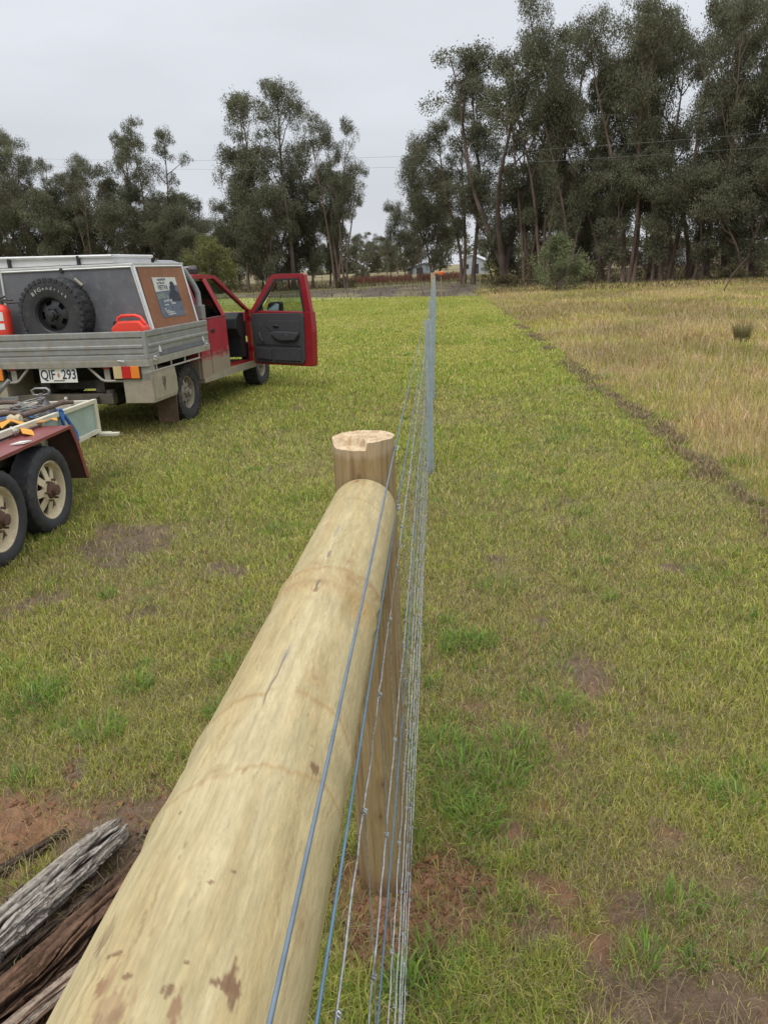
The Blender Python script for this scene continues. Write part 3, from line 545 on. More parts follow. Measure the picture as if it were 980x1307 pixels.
old_log((-1.52, 1.20, .10), (-1.27, 1.74, .085), .028, .02, 951, grey_, 'thin grey slab lying along the top of the silver-grey timber', .6)
old_log((-1.02, .95, .11), (-.86, 1.62, .07), .035, .022, 971, redb, 'broken red-brown splinter lying on the dark crumbling timber', .6)
rgl = random.Random(5); m = MB()
for k in range(170):
    a = rgl.uniform(.9, 2.2); bx_ = -1.75 + .75 * rgl.random() + (a - .9) * .35; an_ = rgl.gauss(1.2, .5); ln_ = rgl.uniform(.012, .06); z_ = .01 + rgl.random() * .012; hx_, hy_ = math.cos(an_) * ln_, math.sin(an_) * ln_; w_ = rgl.uniform(.003, .009)
    z_ += float(ground_z(np.array([bx_]), np.array([a]))[0]); m.hexa([(bx_ - w_, a, z_ - .008), (bx_ + w_, a, z_ - .008), (bx_ + hx_ + w_ * .5, a + hy_, z_ - .006), (bx_ + hx_ - w_ * .5, a + hy_, z_ - .006), (bx_ - w_, a, z_ + .003), (bx_ + w_, a, z_ + .004), (bx_ + hx_ + w_ * .5, a + hy_, z_ + .006), (bx_ + hx_ - w_ * .5, a + hy_, z_ + .004)])
tag(m.build('bark_litter', mat('bark_flakes', (.10, .07, .05), rough=.95, var=.5, vscale=30)), 'flakes of bark and rotten wood scattered round the old timbers', 'litter', kind='stuff')
old_log((-1.20, 1.0, .09), (-.98, 1.58, .06), .035, .03, 801, [(.34, .28, .22), (.2, .13, .09), (.03, .02, .02)], 'thin pale splinter lying on top of the red-brown timber', .6)

# ------------------------------------------------------------------ utility truck
TRK = (-4.111, 10.036, 0.0); TRZ = R(-6.4)
dust = (.27, .235, .17)
m_alu = mat('tray_aluminium', (.27, .28, .275), rough=.55, metal=.35, var=.16, vscale=7, dirt=.62, dirtcol=(.24, .21, .16))
m_alu2 = mat('bright_aluminium', (.62, .63, .62), rough=.4, metal=.4, var=.08)
m_alud = mat('dusty_aluminium', (.36, .35, .32), rough=.6, metal=.3, var=.10, vscale=5, dirt=.75, dirtcol=dust)
m_red = mat('red_paint', (.36, .032, .045), rough=.42, var=.12, dirt=.42, dirtcol=dust, dirtz=(.60, .88), spec=.6)
m_red2 = mat('red_door_paint', (.25, .014, .02), rough=.28, var=.06, spec=.6, dirt=.0, dirtcol=dust)
m_blk = mat('black_plastic', (.022, .023, .025), rough=.6, var=.2)
m_trim = mat('grey_door_trim', (.042, .044, .05), rough=.75, var=.12, vscale=14, dirt=.12, dirtcol=(.16, .14, .11))
m_tyre = mat('tyre_rubber', (.028, .028, .029), rough=.85, var=.25, vscale=14, dirt=.35, dirtcol=(.13, .105, .075))
m_tyrec = mat('worn_tyre_rubber', (.030, .031, .034), rough=.75, var=.25, vscale=14, dirt=.22, dirtcol=(.10, .09, .07))
m_rimd = mat('dusty_steel_rim', (.27, .24, .19), rough=.7, metal=.2, var=.25, vscale=16, dirt=.5, dirtcol=(.30, .25, .18))
m_rimk = mat('dark_rim', (.045, .047, .05), rough=.45, metal=.5, var=.2)
m_can = mat('grey_canopy_skin', (.125, .13, .145), rough=.55, metal=.2, var=.16, vscale=3, dirt=.35, dirtcol=(.20, .195, .19))
m_ply = mat('brown_ply', (.24, .10, .045), rough=.55, var=.18, vscale=3, dirt=.15, dirtcol=(.34, .26, .18))
m_glass = glass_mat('tinted_glass', (.62, .68, .66), .3); m_glassd = glass_mat('dark_glass', (.10, .12, .12), .3)
m_under = mat('underbody', (.035, .032, .028), rough=.85, var=.3, dirt=.4, dirtcol=(.12, .10, .075))
m_mud = mat('brown_mudflap', (.10, .062, .04), rough=.85, var=.2, dirt=.3, dirtcol=(.2, .15, .1))
m_white = mat('white_enamel', (.72, .72, .68), rough=.45, var=.05); m_ink = mat('dark_blue_ink', (.015, .025, .05), rough=.5, var=.05)
m_lr = mat('red_lens', (.5, .02, .02), rough=.2, var=.05); m_lo = mat('orange_lens', (.75, .22, .03), rough=.2, var=.05); m_lw = mat('cream_lens', (.55, .42, .22), rough=.25, var=.08)
m_redp = mat('red_plastic', (.72, .055, .03), rough=.45, var=.08)
m_mirr = mat('mirror_glass', (.66, .78, .82), rough=.18, metal=1, var=.02)

def tyre_profile(r, ri, w):
    h = w / 2
    return [(ri, -h * .72), (ri + .012, -h * .86), (ri + (r - ri) * .35, -h * .99), (ri + (r - ri) * .62, -h), (r - .035, -h * .95), (r - .012, -h * .84), (r, -h * .70), (r, -h * .30), (r, h * .30), (r, h * .70), (r - .012, h * .84), (r - .035, h * .95), (ri + (r - ri) * .62, h), (ri + (r - ri) * .35, h * .99), (ri + .012, h * .86), (ri, h * .72)]
def make_wheel(root_parent, loc, r, ri, w, rimmat, tyremat, style, side=1, name='wheel', top=False, label=None):
    """rim (with hub) is the part, the tyre its sub-part; axis along x, outer face towards +x*side"""
    m = MB(); o = side * w * .36
    m.lathe([(ri + .004, -w * .42), (ri + .010, -w * .40), (ri - .004, -w * .36), (ri - .02, -w * .1), (ri - .02, w * .2), (ri - .006, w * .36), (ri + .010, w * .40), (ri + .004, w * .42)], 48, axis='x')
    x0 = side * w * .20
    if style == 'spoke':      # cream trailer rim: eight triangular spokes, rusty hub
        n = 8; a_, b_, c_ = ri - .018, ri * .62, ri * .40
        V = []; F = []
        for k in range(n):
            t = 2 * PI * k / n; d = PI / n
            for (rad, ang, xx) in ((c_, t - d * .85, x0 + side * .022), (c_, t + d * .85, x0 + side * .022), (a_, t + d * .38, x0 - side * .01), (a_, t - d * .38, x0 - side * .01), (c_, t - d * .85, x0 + side * .012), (c_, t + d * .85, x0 + side * .012), (a_, t + d * .38, x0 - side * .02), (a_, t - d * .38, x0 - side * .02)):
                V.append((xx, rad * math.cos(ang), rad * math.sin(ang)))
            b = 8 * k; F += [(b, b + 1, b + 2, b + 3), (b + 4, b + 7, b + 6, b + 5), (b, b + 3, b + 7, b + 4), (b + 1, b + 5, b + 6, b + 2)]
        m.add(V, F); m.lathe([(a_ + .004, x0 - side * .022), (a_ - .012, x0 - side * .012), (a_ - .014, x0 - side * .02)], 40, axis='x')
        m.lathe([(c_ + .004, x0 + side * .005), (c_ + .004, x0 + side * .024), (ri * .30, x0 + side * .03), (ri * .26, x0 + side * .026)], 32, axis='x')
    else:                     # dished steel wheel with slots
        ns = 72; prof = [(ri - .018, x0 - side * .015), (ri * .82, x0 - side * .004), (ri * .58, x0 + side * .012), (ri * .40, x0 + side * .02), (ri * .18, x0 + side * .02)]
        V = []; F = []
        for (rad, xx) in prof:
            for j in range(ns): V.append((xx, rad * math.cos(2 * PI * j / ns), rad * math.sin(2 * PI * j / ns)))
        hole = 5 if style == 'five' else 8
        for i_ in range(len(prof) - 1):
            for j in range(ns):
                ph = (j / ns * hole) % 1
                if i_ == 1 and .28 < ph < .72: continue
                F.append((i_ * ns + j, i_ * ns + (j + 1) % ns, (i_ + 1) * ns + (j + 1) % ns, (i_ + 1) * ns + j))
        m.add(V, F)
    p = m.build(name, rimmat, root_parent, smooth=35, loc=loc)
    hb = MB(); hb.lathe([(ri * .30, x0), (ri * .30, x0 + side * .035), (ri * .26, x0 + side * .05), (ri * .20, x0 + side * .055), (ri * .19, x0 + side * .085), (0.001, x0 + side * .09)], 24, axis='x')
    for k in range(6):
        t = 2 * PI * k / 6; hb.lathe([(.009, x0 + side * .03), (.009, x0 + side * .055), (.001, x0 + side * .06)], 8, (0, ri * .38 * math.cos(t), ri * .38 * math.sin(t)), 'x')
    hb.build('hub', m_hub if style == 'spoke' else rimmat, p, smooth=35)
    bk = MB(); bk.lathe([(.001, -side * w * .1), (ri - .03, -side * w * .1), (ri - .03, -side * w * .16), (.001, -side * w * .16)], 24, axis='x'); bk.build('brake_drum', m_under, p)
    t = MB(); ns = 144; pr = tyre_profile(r, ri, w)
    lug = .964 if style != 'spoke' else .985
    def tread(i_, j):
        if 5 <= i_ <= 10:
            k = (j + (2 if i_ in (6, 9) else 0)) % 6
            return lug if k < 2 else 1
        return 1
    t.lathe(pr, ns, axis='x', mod=tread)
    if lug < .97:
        for k in range(36):   # shoulder blocks
            for sg in (-1, 1):
                a = 2 * PI * (k + .25 * sg) / 36; c, s_ = math.cos(a), math.sin(a); rr = r - .02
                cx_ = sg * w * .47; vs = []
                for dx in (-.012, .010):
                    for dr in (-.025, .019):
                        for dt in (-.021, .021): vs.append((cx_ + dx * sg, (rr + dr) * c - dt * s_, (rr + dr) * s_ + dt * c))
                t.add(vs, [(0, 1, 3, 2), (4, 6, 7, 5), (0, 4, 5, 1), (2, 3, 7, 6), (0, 2, 6, 4), (1, 5, 7, 3)])
    t.build('tyre', tyremat, p, smooth=32)
    return p
m_hub = mat('rusty_hub', (.11, .06, .04), rough=.8, var=.3, vscale=30)

ute = empty('utility_truck', TRK, TRZ, 'dusty red tray-back utility truck with grey canopy and open driver door', 'truck')
XL, XR = -1.33, .93; CX = -.20
# tray
MB().box(XL + .01, XR - .01, -1.17, .62, .885, .955).build('tray_floor', m_alud, ute, bevel=.006)
prof = [(0, .955), (0, 1.268), (-.032, 1.268), (-.036, 1.258), (-.036, 1.205), (-.024, 1.196), (-.022, 1.182), (-.030, 1.175), (-.030, 1.118), (-.040, 1.106), (-.040, 1.082), (-.030, 1.070), (-.030, 1.020), (-.021, 1.012), (-.021, 1.002), (-.030, .994), (-.032, .955)]
m = MB(); m.prism([(-1.17 + a, b) for a, b in prof], XL + .03, XR - .045, 'x'); tg = m.build('tailgate', m_alu, ute)
m = MB(); m.prism([(-1.166, .87), (-1.166, .953), (-1.205, .953), (-1.205, .93), (-1.198, .87)], XL + .0, XR + .0, 'x'); m.build('tray_rear_rail', m_alud, ute)
for sx in (1, -1):
    x0 = XR if sx > 0 else XL; y0, y1 = -1.20, .60
    m = MB(); m.prism([(x0 + sx * (-a - .034 + .0), b) if False else (x0 - sx * .034 - sx * a, b) for a, b in prof], y0 + .045, y1, 'y'); sg = m.build('side_gate', m_alu, ute)
    m = MB(); m.prism([(x0 - sx * .036, .87), (x0 - sx * .036, .953), (x0 + sx * .004, .953), (x0 + sx * .004, .93), (x0, .87)], y0, y1 + .02, 'y'); m.build('tray_side_rail', m_alud, ute)
    MB().box(min(x0, x0 - sx * .045), max(x0, x0 - sx * .045), y0 - .004, y0 + .043, .955, 1.262).build('corner_post', m_alu, ute, bevel=.004)
    for yy in (-1.05, .47):
        m = MB(); m.box(min(x0 + sx * .002, x0 + sx * .022), max(x0 + sx * .002, x0 + sx * .022), yy - .035, yy + .035, .925, .975); m.tube([(x0 + sx * .02, yy - .02, .98), (x0 + sx * .03, yy - .025, .965), (x0 + sx * .028, yy + .045, .94)], .006, 8); m.build('latch', m_alu2, sg, bevel=.002)
    # rope rail under the side
    m = MB(); m.tube([(x0 - sx * .01, -1.18, .80), (x0 - sx * .01, .27, .80)], .012, 8)
    for yy in (-1.0, -.6, -.2, .25): m.tube([(x0 - sx * .01, yy, .80), (x0 - sx * .01, yy, .88)], .011, 8)
    m.build('rope_rail', m_alud, ute, smooth=40)
for xx in (.60, -1.0):
    m = MB(); m.tube([(xx - .03, -1.208, .94), (xx - .03, -1.235, .945), (xx + .05, -1.235, .935)], .008, 8); m.build('latch', m_alu2, tg, smooth=40)
# toolbox hung under the right rear corner with a small shield emblem, its mate on the left
def toolbox(sx):
    x1 = XR - .004 if sx > 0 else XL + .004; x0 = x1 - sx * .36
    m = MB(); m.prism([(-1.17, .44), (-1.17, .795), (-.535, .795), (-.50, .66), (-.50, .50), (-.55, .44)], min(x0, x1), max(x0, x1), 'x')
    return m.build('under_tray_box', m_dust, ute, bevel=.008)
m_dust = mat('dust_caked_steel', (.31, .275, .205), rough=.85, var=.12, vscale=5, dirt=.5, dirtcol=(.25, .21, .15))
tb1 = toolbox(1); toolbox(-1)
m = MB(); m.box(XR - .006, XR + .004, -1.13, -.56, .47, .745); m.build('box_lid', m_dust, tb1, bevel=.003)
# the emblem: a shield outline with a hooked mark inside and a point below
m = MB(); sh = [(-.905, .705), (-.875, .712), (-.845, .705), (-.845, .64), (-.858, .605), (-.875, .585), (-.892, .605), (-.905, .64), (-.905, .705)]
m.tube([(XR + .006, a, b) for a, b in sh], .0045, 6); m.tube([(XR + .006, a, b) for a, b in [(-.885, .68), (-.865, .685), (-.863, .655), (-.878, .64), (-.875, .615)]], .0045, 6); m.prism([(-.892, .575), (-.858, .575), (-.875, .545)], XR + .003, XR + .007, 'x')
m.build('shield_emblem', m_under, tb1)
m = MB(); m.hexa([(.66, -.60, .10), (.92, -.60, .10), (.92, -.585, .10), (.66, -.585, .10), (.64, -.56, .46), (.92, -.56, .46), (.92, -.545, .46), (.64, -.545, .46)]); m.build('mudflap', m_mud, ute)
m = MB(); m.box(-1.3, -1.04, -.60, -.585, .10, .44); m.build('mudflap', m_mud, ute)
# rear lamps, reflectors, tubes, plate
def lamp(x0, x1):
    m = MB(); m.box(x0 - .01, x1 + .01, -1.19, -1.12, .725, .885); h = m.build('rear_lamp', m_blk, ute, bevel=.005)
    w3 = (x1 - x0) / 3
    for k, mm in enumerate((m_lw, m_lr, m_lo)): MB().box(x0 + k * w3 + .002, x0 + (k + 1) * w3 - .002, -1.205, -1.188, .735, .875).build('lens', mm, h, bevel=.004)
lamp(.475, .80); lamp(-1.29, -.965)
for sx, c0 in ((1, -.255), (-1, -.255)):
    f = lambda d: c0 + sx * d
    m = MB(); m.tube([(f(.36), -1.15, .90), (f(.46), -1.15, .80), (f(.54), -1.15, .722), (f(.58), -1.15, .705), (f(.64), -1.15, .702), (f(1.06), -1.15, .702)], .016, 10); m.build('rear_guard_tube', m_alud, ute, smooth=50)
    m = MB(); m.box(min(f(.575), f(.645)), max(f(.575), f(.645)), -1.135, -1.12, .715, .84); m.build('lamp_bracket', m_alud, ute)
    m = MB(); m.box(min(f(.57), f(.655)), max(f(.57), f(.655)), -1.145, -1.13, .842, .886); m.build('red_reflector', m_lr, ute, bevel=.003)
    MB().box(min(f(1.06), f(1.18)), max(f(1.06), f(1.18)), -1.17, -1.05, .70, .87).build('corner_bracket', m_alud, ute, bevel=.005)
def text(txt, size, material, name, parent, M, extrude=.0008, bold=0, width=1.0):
    cu = bpy.data.curves.new('t', 'FONT'); cu.body = txt; cu.size = size; cu.extrude = extrude; cu.align_x = 'CENTER'; cu.align_y = 'CENTER'; cu.offset = bold
    t = bpy.data.objects.new('t', cu); C.objects.link(t); bpy.context.view_layer.update()
    me = bpy.data.meshes.new_from_object(t.evaluated_get(bpy.context.evaluated_depsgraph_get())); bpy.data.objects.remove(t); bpy.data.curves.remove(cu)
    me.transform(Matrix.Diagonal((width, 1, 1, 1))); me.transform(M); me.materials.clear(); me.materials.append(material)
    o = bpy.data.objects.new(name, me); C.objects.link(o); o.parent = parent; return o
pl = MB().box(-.50, -.018, -1.165, -1.160, .695, .868).build('number_plate', m_white, ute, bevel=.002)
MR = lambda x, y, z: Matrix.Translation((x, y, z)) @ Matrix.Rotation(R(90), 4, 'X')
text('QIF', .158, m_ink, 'plate_letters', pl, MR(-.392, -1.1665, .785), bold=.0022, width=.80)
text('293', .158, m_ink, 'plate_digits', pl, MR(-.118, -1.1665, .785), bold=.0022, width=.80)
m = MB(); m.prism([(-.268, .80), (-.255, .815), (-.242, .80), (-.236, .775), (-.255, .75), (-.274, .775)], -1.1675, -1.1655, 'y'); m.build('plate_emblem', mat('pink_print', (.5, .2, .15), var=.2, vscale=60), pl)
MB().box(-.325, -.185, -1.1672, -1.1655, .712, .727).build('plate_strip', mat('brown_print', (.2, .16, .12)), pl)
# chassis, bumper bar, tow hitch, axles
m = MB(); m.box(-.62, -.50, -1.0, 3.9, .55, .70); m.box(.10, .22, -1.0, 3.9, .55, .70)
for yy in (-.9, .1, 1.2, 2.3): m.box(-.5, .10, yy, yy + .1, .58, .68)
m.box(-1.15, .60, -.62, -.5, .62, .86); m.box(-1.2, .62, .55, .62, .60, .88); m.tube([(-1.1, 0, .37), (.7, 0, .37)], .05, 12); m.lathe([(.02, -.14), (.13, -.08), (.15, 0), (.13, .08), (.02, .14)], 20, (-.2, 0, .37), 'x'); m.tube([(-1.0, 3.16, .37), (.6, 3.16, .37)], .045, 12); m.box(-.55, .15, .4, .95, .42, .56)
m.build('chassis', m_under, ute)
m = MB(); m.box(-.92, .36, -1.09, -.98, .42, .54); m.box(-.40, -.06, -1.16, -.98, .36, .42); m.tube([(.30, -1.02, .40), (.30, -1.02, .58)], .05, 12); m.build('tow_bar', mat('dirty_towbar', (.085, .075, .06), rough=.8, var=.3, dirt=.5, dirtcol=(.16, .13, .09)), ute, bevel=.006)
m = MB(); m.lathe([(.001, 0), (.018, 0), (.018, .05), (.025, .07), (.025, .085), (.012, .10), (.001, .104)], 16, (-.23, -1.13, .42)); m.build('tow_ball', m_alu2, ute, smooth=40)
# wheels
for sx, xo in ((1, .675), (-1, -1.075)):
    make_wheel(ute, (xo, .10, .37), .37, .205, .25, m_rimd, m_tyre, 'eight', sx)
    make_wheel(ute, (xo - sx * .02, 3.17, .36), .36, .20, .24, m_rimd, m_tyre, 'eight', sx)
# cab: side panels with real openings
def side_poly(name, pts, sx, x, th_, material, inset=None):   # pts (y,z); sides lean inwards above the belt line
    def xx(z): return (x - max(0, z - 1.27) * .26)
    m = MB(); n = len(pts)
    v = [((CX + sx * xx(z)), y, z) for y, z in pts] + [((CX + sx * (xx(z) - th_)), y, z) for y, z in pts]
    m.add(v, [tuple(range(n)), tuple(range(n, 2 * n))[::-1]] + [(i, i + n, (i + 1) % n + n, (i + 1) % n) for i in range(n)])
    return m.build(name, material, ute)
for sx in (1, -1):
    x = 1.00
    side_poly('rear_quarter_panel', [(.60, .47), (1.64, .47), (1.64, .75), (1.62, 1.27), (.60, 1.27)], sx, x, .04, m_red)
    side_poly('cab_pillar', [(.60, 1.27), (.80, 1.27), (.72, 1.74), (.66, 1.80), (.60, 1.80)], sx, x, .04, m_red)
    side_poly('cab_pillar', [(1.50, 1.27), (1.62, 1.27), (1.36, 1.80), (1.27, 1.80), (1.23, 1.77)], sx, x, .05, m_red)
    side_poly('quarter_window', [(.80, 1.275), (1.50, 1.275), (1.23, 1.765), (.74, 1.765)], sx, x - .012, .006, m_glassd)
    side_poly('roof_rail', [(.60, 1.80), (1.36, 1.80), (1.66, 1.79), (2.58, 1.29), (2.68, 1.29), (1.74, 1.835), (.60, 1.845)], sx, x, .06, m_red2)
    side_poly('hinge_pillar', [(2.66, .42), (2.76, .42), (2.76, 1.29), (2.66, 1.29)], sx, x, .07, m_red2)
    side_poly('sill', [(.62, .41), (2.76, .37), (2.76, .47), (1.64, .50), (.62, .47)], sx, x + .004, .14, m_dust)
    side_poly('door_step', [(1.64, .50), (2.66, .47), (2.66, .50), (1.64, .53)], sx, x - .02, .18, m_red2)
    side_poly('fender', [(2.76, .52), (2.80, .50), (2.86, .78), (3.0, .80), (3.38, .80), (3.52, .70), (3.58, .45), (3.95, .45), (3.98, .80), (3.90, .92), (2.76, 1.10)], sx, x, .05, m_red)
m = MB(); xq = lambda z: CX + 1.0 - max(0, z - 1.27) * .26 + .001
m.tube([(xq(1), .95, .50), (xq(1), .95, 1.26)], .0035, 4); m.tube([(xq(1), .66, 1.255), (xq(1), 1.60, 1.255)], .005, 4); m.tube([(xq(1), .62, .76), (xq(1), 1.62, .76)], .003, 4); m.build('panel_seam', m_blk, ute)
m = MB(); m.box(CX + .995, CX + 1.012, 1.02, 1.14, 1.06, 1.11); m.build('outer_handle', m_blk, ute, bevel=.006)
# closed left door
side_poly('left_door', [(1.66, .48), (2.64, .46), (2.64, 1.27), (1.63, 1.27)], -1, .995, .05, m_red)
side_poly('left_window', [(1.63, 1.275), (2.56, 1.275), (1.68, 1.775), (1.38, 1.775)], -1, .985, .006, m_glass)
# roof, rear wall, windscreen, bonnet
m = MB(); w0 = .86; zr = [(.60, 1.845), (.75, 1.872), (1.2, 1.885), (1.6, 1.868), (1.74, 1.835)]; V = []
for y, z in zr:
    for k in range(9):
        t = -1 + k / 4; V.append((CX + t * (w0 - .01), y, z - .028 * t ** 4))
    for k in range(9):
        t = -1 + k / 4; V.append((CX + t * (w0 - .01), y, z - .035 - .02 * t ** 4))
F = []
for i_ in range(4):
    for k in range(8):
        a = i_ * 18 + k; F += [(a, a + 1, a + 19, a + 18), (a + 9, a + 27, a + 28, a + 10)]
    F += [(i_ * 18, i_ * 18 + 18, i_ * 18 + 27, i_ * 18 + 9), (i_ * 18 + 8, i_ * 18 + 17, i_ * 18 + 35, i_ * 18 + 26)]
F += [tuple(range(9)) + tuple(range(17, 8, -1)), tuple(range(72, 81)) + tuple(range(89, 80, -1))]
m.add(V, F); m.build('cab_roof', m_red, ute, smooth=40)
m = MB(); m.box(CX - .96, CX + .96, .58, .62, .47, 1.25); m.box(CX - .86, CX - .62, .58, .62, 1.25, 1.83); m.box(CX + .62, CX + .86, .58, .62, 1.25, 1.83); m.box(CX - .62, CX + .62, .58, .62, 1.74, 1.83); rwall = m.build('rear_cab_wall', m_red, ute)
MB().box(CX - .62, CX + .62, .595, .601, 1.25, 1.74).build('rear_window', m_glassd, ute)
m = MB(); m.add([(CX - .80, 1.70, 1.83), (CX + .80, 1.70, 1.83), (CX + .93, 2.66, 1.27), (CX - .93, 2.66, 1.27)], [(0, 1, 2, 3)]); m.build('windscreen', m_glass, ute)
m = MB(); m.prism([(2.64, 1.10), (2.64, 1.26), (2.80, 1.235), (3.5, 1.16), (3.92, 1.06), (3.98, .95), (3.98, .80), (3.6, .80)], CX - .93, CX + .93, 'x'); m.build('bonnet', m_red, ute, bevel=.03)
m = MB(); m.box(CX - .98, CX + .98, 3.96, 4.12, .45, .66); m.build('front_bumper', m_under, ute, bevel=.03)
m = MB(); m.box(CX - .9, CX + .9, .60, 2.7, .44, .50); m.build('cab_floor', m_under, ute)
m = MB(); m.prism([(2.28, 1.02), (2.30, 1.17), (2.46, 1.25), (2.68, 1.25), (2.68, .55), (2.52, .55), (2.46, .85)], CX - .90, CX + .90, 'x'); m.box(CX + .04, CX + .26, 2.20, 2.30, .80, 1.05); m.build('dashboard', m_blk, ute, bevel=.015)
m = MB(); tt = np.linspace(0, 2 * PI, 29); m.tube([(.28 + .19 * math.cos(c), 2.12 + .06 * math.sin(c), 1.13 + .18 * math.sin(c)) for c in tt], .016, 8, cap=False); m.tube([(.28, 2.14, 1.13), (.28, 2.40, 1.02)], .03, 8); m.tube([(.10, 2.12, 1.13), (.46, 2.12, 1.13)], .014, 6); m.build('steering_wheel', m_blk, ute, smooth=50)
for xx in (.28, -.68):
    m = MB(); m.box(xx - .25, xx + .25, 1.25, 1.80, .62, .80); m.hexa([(xx - .24, 1.18, .76), (xx + .24, 1.18, .76), (xx + .24, 1.34, .76), (xx - .24, 1.34, .76), (xx - .22, .98, 1.38), (xx + .22, .98, 1.38), (xx + .22, 1.08, 1.38), (xx - .22, 1.08, 1.38)]); m.box(xx - .13, xx + .13, .94, 1.02, 1.40, 1.56); m.build('seat', mat('seat_cloth', (.055, .055, .06), rough=.95, var=.2), ute, bevel=.03)
# inner mirror, sun visor
MB().box(CX - .12, CX + .12, 1.92, 1.94, 1.62, 1.69).build('rear_view_mirror', m_blk, ute, bevel=.01)
MB().box(CX + .1, CX + .62, 1.60, 1.72, 1.745, 1.765).build('sun_visor', m_blk, ute, bevel=.008)
# the open driver door: local frame s along the door from the hinge, t outwards (towards the front of the truck)
hx, hy = .80, 2.68; ddx, ddy = 1.15, -.56; dl = math.hypot(ddx, ddy); ddx /= dl; ddy /= dl; nx_, ny_ = ddy, -ddx   # inner face looks back at the camera
nx_, ny_ = (ddy, -ddx)
def dp(s_, t, z): return (hx + ddx * s_ - nx_ * t * -1 * -1, hy + ddy * s_ - ny_ * t * -1 * -1, z)
def dprism(poly, t0, t1, name, material, parent, bevel=0):
    m = MB(); n = len(poly); v = [dp(a, t0, b) for a, b in poly] + [dp(a, t1, b) for a, b in poly]
    m.add(v, [tuple(range(n)), tuple(range(n, 2 * n))[::-1]] + [(i, i + n, (i + 1) % n + n, (i + 1) % n) for i in range(n)])
    return m.build(name, material, parent, bevel=bevel)
# outer skin + shell; t=0 is the inner face, larger t is further from the camera
low = [(.00, .44), (.03, .42), (1.24, .42), (1.27, .44), (1.30, .95), (1.285, 1.25), (.0, 1.27)]
door = dprism(low, .015, .13, 'driver_door', m_red2, ute, .012)
fr_out = [(.0, 1.27), (.52, 1.80), (.56, 1.815), (1.17, 1.81), (1.20, 1.79), (1.285, 1.25)]
fr_in = [(.12, 1.25), (.60, 1.735), (.63, 1.745), (1.08, 1.74), (1.10, 1.73), (1.165, 1.25)]
m = MB(); nO = len(fr_out); v = []
for t in (.02, .09): v += [dp(a, t, b) for a, b in fr_out] + [dp(a, t, b) for a, b in fr_in]
F = []
for i_ in range(nO - 1): F += [(i_, i_ + 1, nO + i_ + 1, nO + i_), (2 * nO + i_, 3 * nO + i_, 3 * nO + i_ + 1, 2 * nO + i_ + 1), (i_, 2 * nO + i_, 2 * nO + i_ + 1, i_ + 1), (nO + i_, nO + i_ + 1, 3 * nO + i_ + 1, 3 * nO + i_)]
m.add(v, F); m.build('window_frame', m_red2, door)
gl_in = [(.16, 1.25), (.61, 1.715), (1.07, 1.715), (1.14, 1.25)]
m = MB(); n4 = 4; fo = [(.105, 1.25), (.59, 1.745), (1.095, 1.745), (1.175, 1.25)]; v = []
for t in (.008, .03): v += [dp(a, t, b) for a, b in fo] + [dp(a, t, b) for a, b in gl_in]
F = []
for i_ in range(3): F += [(i_, i_ + 1, 4 + i_ + 1, 4 + i_), (8 + i_, 12 + i_, 13 + i_, 9 + i_), (i_, 8 + i_, 9 + i_, i_ + 1), (4 + i_, 5 + i_, 13 + i_, 12 + i_)]
m.add(v, F); m.build('window_seal', m_blk, door)
dprism([(.10, 1.25), (.26, 1.25), (.26, 1.40)], .03, .05, 'mirror_base', m_blk, door)
m = MB(); m.add([dp(a, .06, b) for a, b in [(.15, 1.21)] + gl_in[1:3] + [(1.15, 1.21)]], [(0, 1, 2, 3)]); m.build('door_glass', glass_mat('door_glass', (.45, .52, .48), .3), door)
trim = dprism([(.05, .50), (.10, .46), (1.08, .46), (1.13, .52), (1.16, 1.18), (1.13, 1.235), (.06, 1.225), (.03, 1.15)], -.012, .02, 'door_trim', m_trim, door, .008)
dprism([(.33, 1.04), (.42, 1.12), (1.08, 1.115), (1.08, .93), (.96, .92), (.86, .905), (.58, .94), (.50, .93)], -.022, -.008, 'arm_rest_panel', m_trim, trim, .006)
dprism([(.46, .93), (.58, .955), (1.06, .945), (1.06, .90), (.98, .82), (.66, .81), (.56, .85)], -.065, -.01, 'arm_rest', m_trim, trim, .02)
dprism([(.12, .735), (1.08, .725), (1.08, .74), (.12, .75)], -.020, -.01, 'trim_line', m_blk, trim)
dprism([(.10, .52), (.44, .50), (.44, .68), (.12, .70)], -.035, -.01, 'map_pocket', m_trim, trim, .012)
dprism([(.50, .50), (1.06, .50), (1.07, .70), (.50, .69)], -.028, -.01, 'map_pocket', m_trim, trim, .012)
m = MB(); m.tube([dp(.53, -.028, 1.03), dp(.58, -.04, 1.045), dp(.63, -.03, 1.03)], .016, 8); m.lathe([(.001, 0), (.05, 0), (.05, .004), (.001, .004)], 16, (0, 0, 0)) if False else None; m.build('inner_handle', m_blk, trim, smooth=50)
m = MB(); m.tube([dp(.20, -.02, .93), dp(.25, -.06, .88), dp(.30, -.06, .80)], .014, 8); m.build('window_winder', m_trim, trim, smooth=50)
for a, zz in ((.0, .62), (.0, 1.1)):
    m = MB(); m.box(hx - .06, hx + .04, hy - .02, hy + .05, zz, zz + .09); m.build('hinge', m_red2, door, bevel=.005)
m = MB(); mp_ = [(.27, 1.262), (.29, 1.245), (.49, 1.235), (.52, 1.26), (.525, 1.37), (.50, 1.395), (.31, 1.39), (.28, 1.36)]; mm = dprism(mp_, .16, .25, 'door_mirror', m_blk, door, .015)
m = MB(); q_ = [(a * .88 + .048, 1.315 + (b - 1.315) * .84) for a, b in mp_]; tl_ = lambda a, b: .112 + (b - 1.24) * .30 + (a - .40) * .12
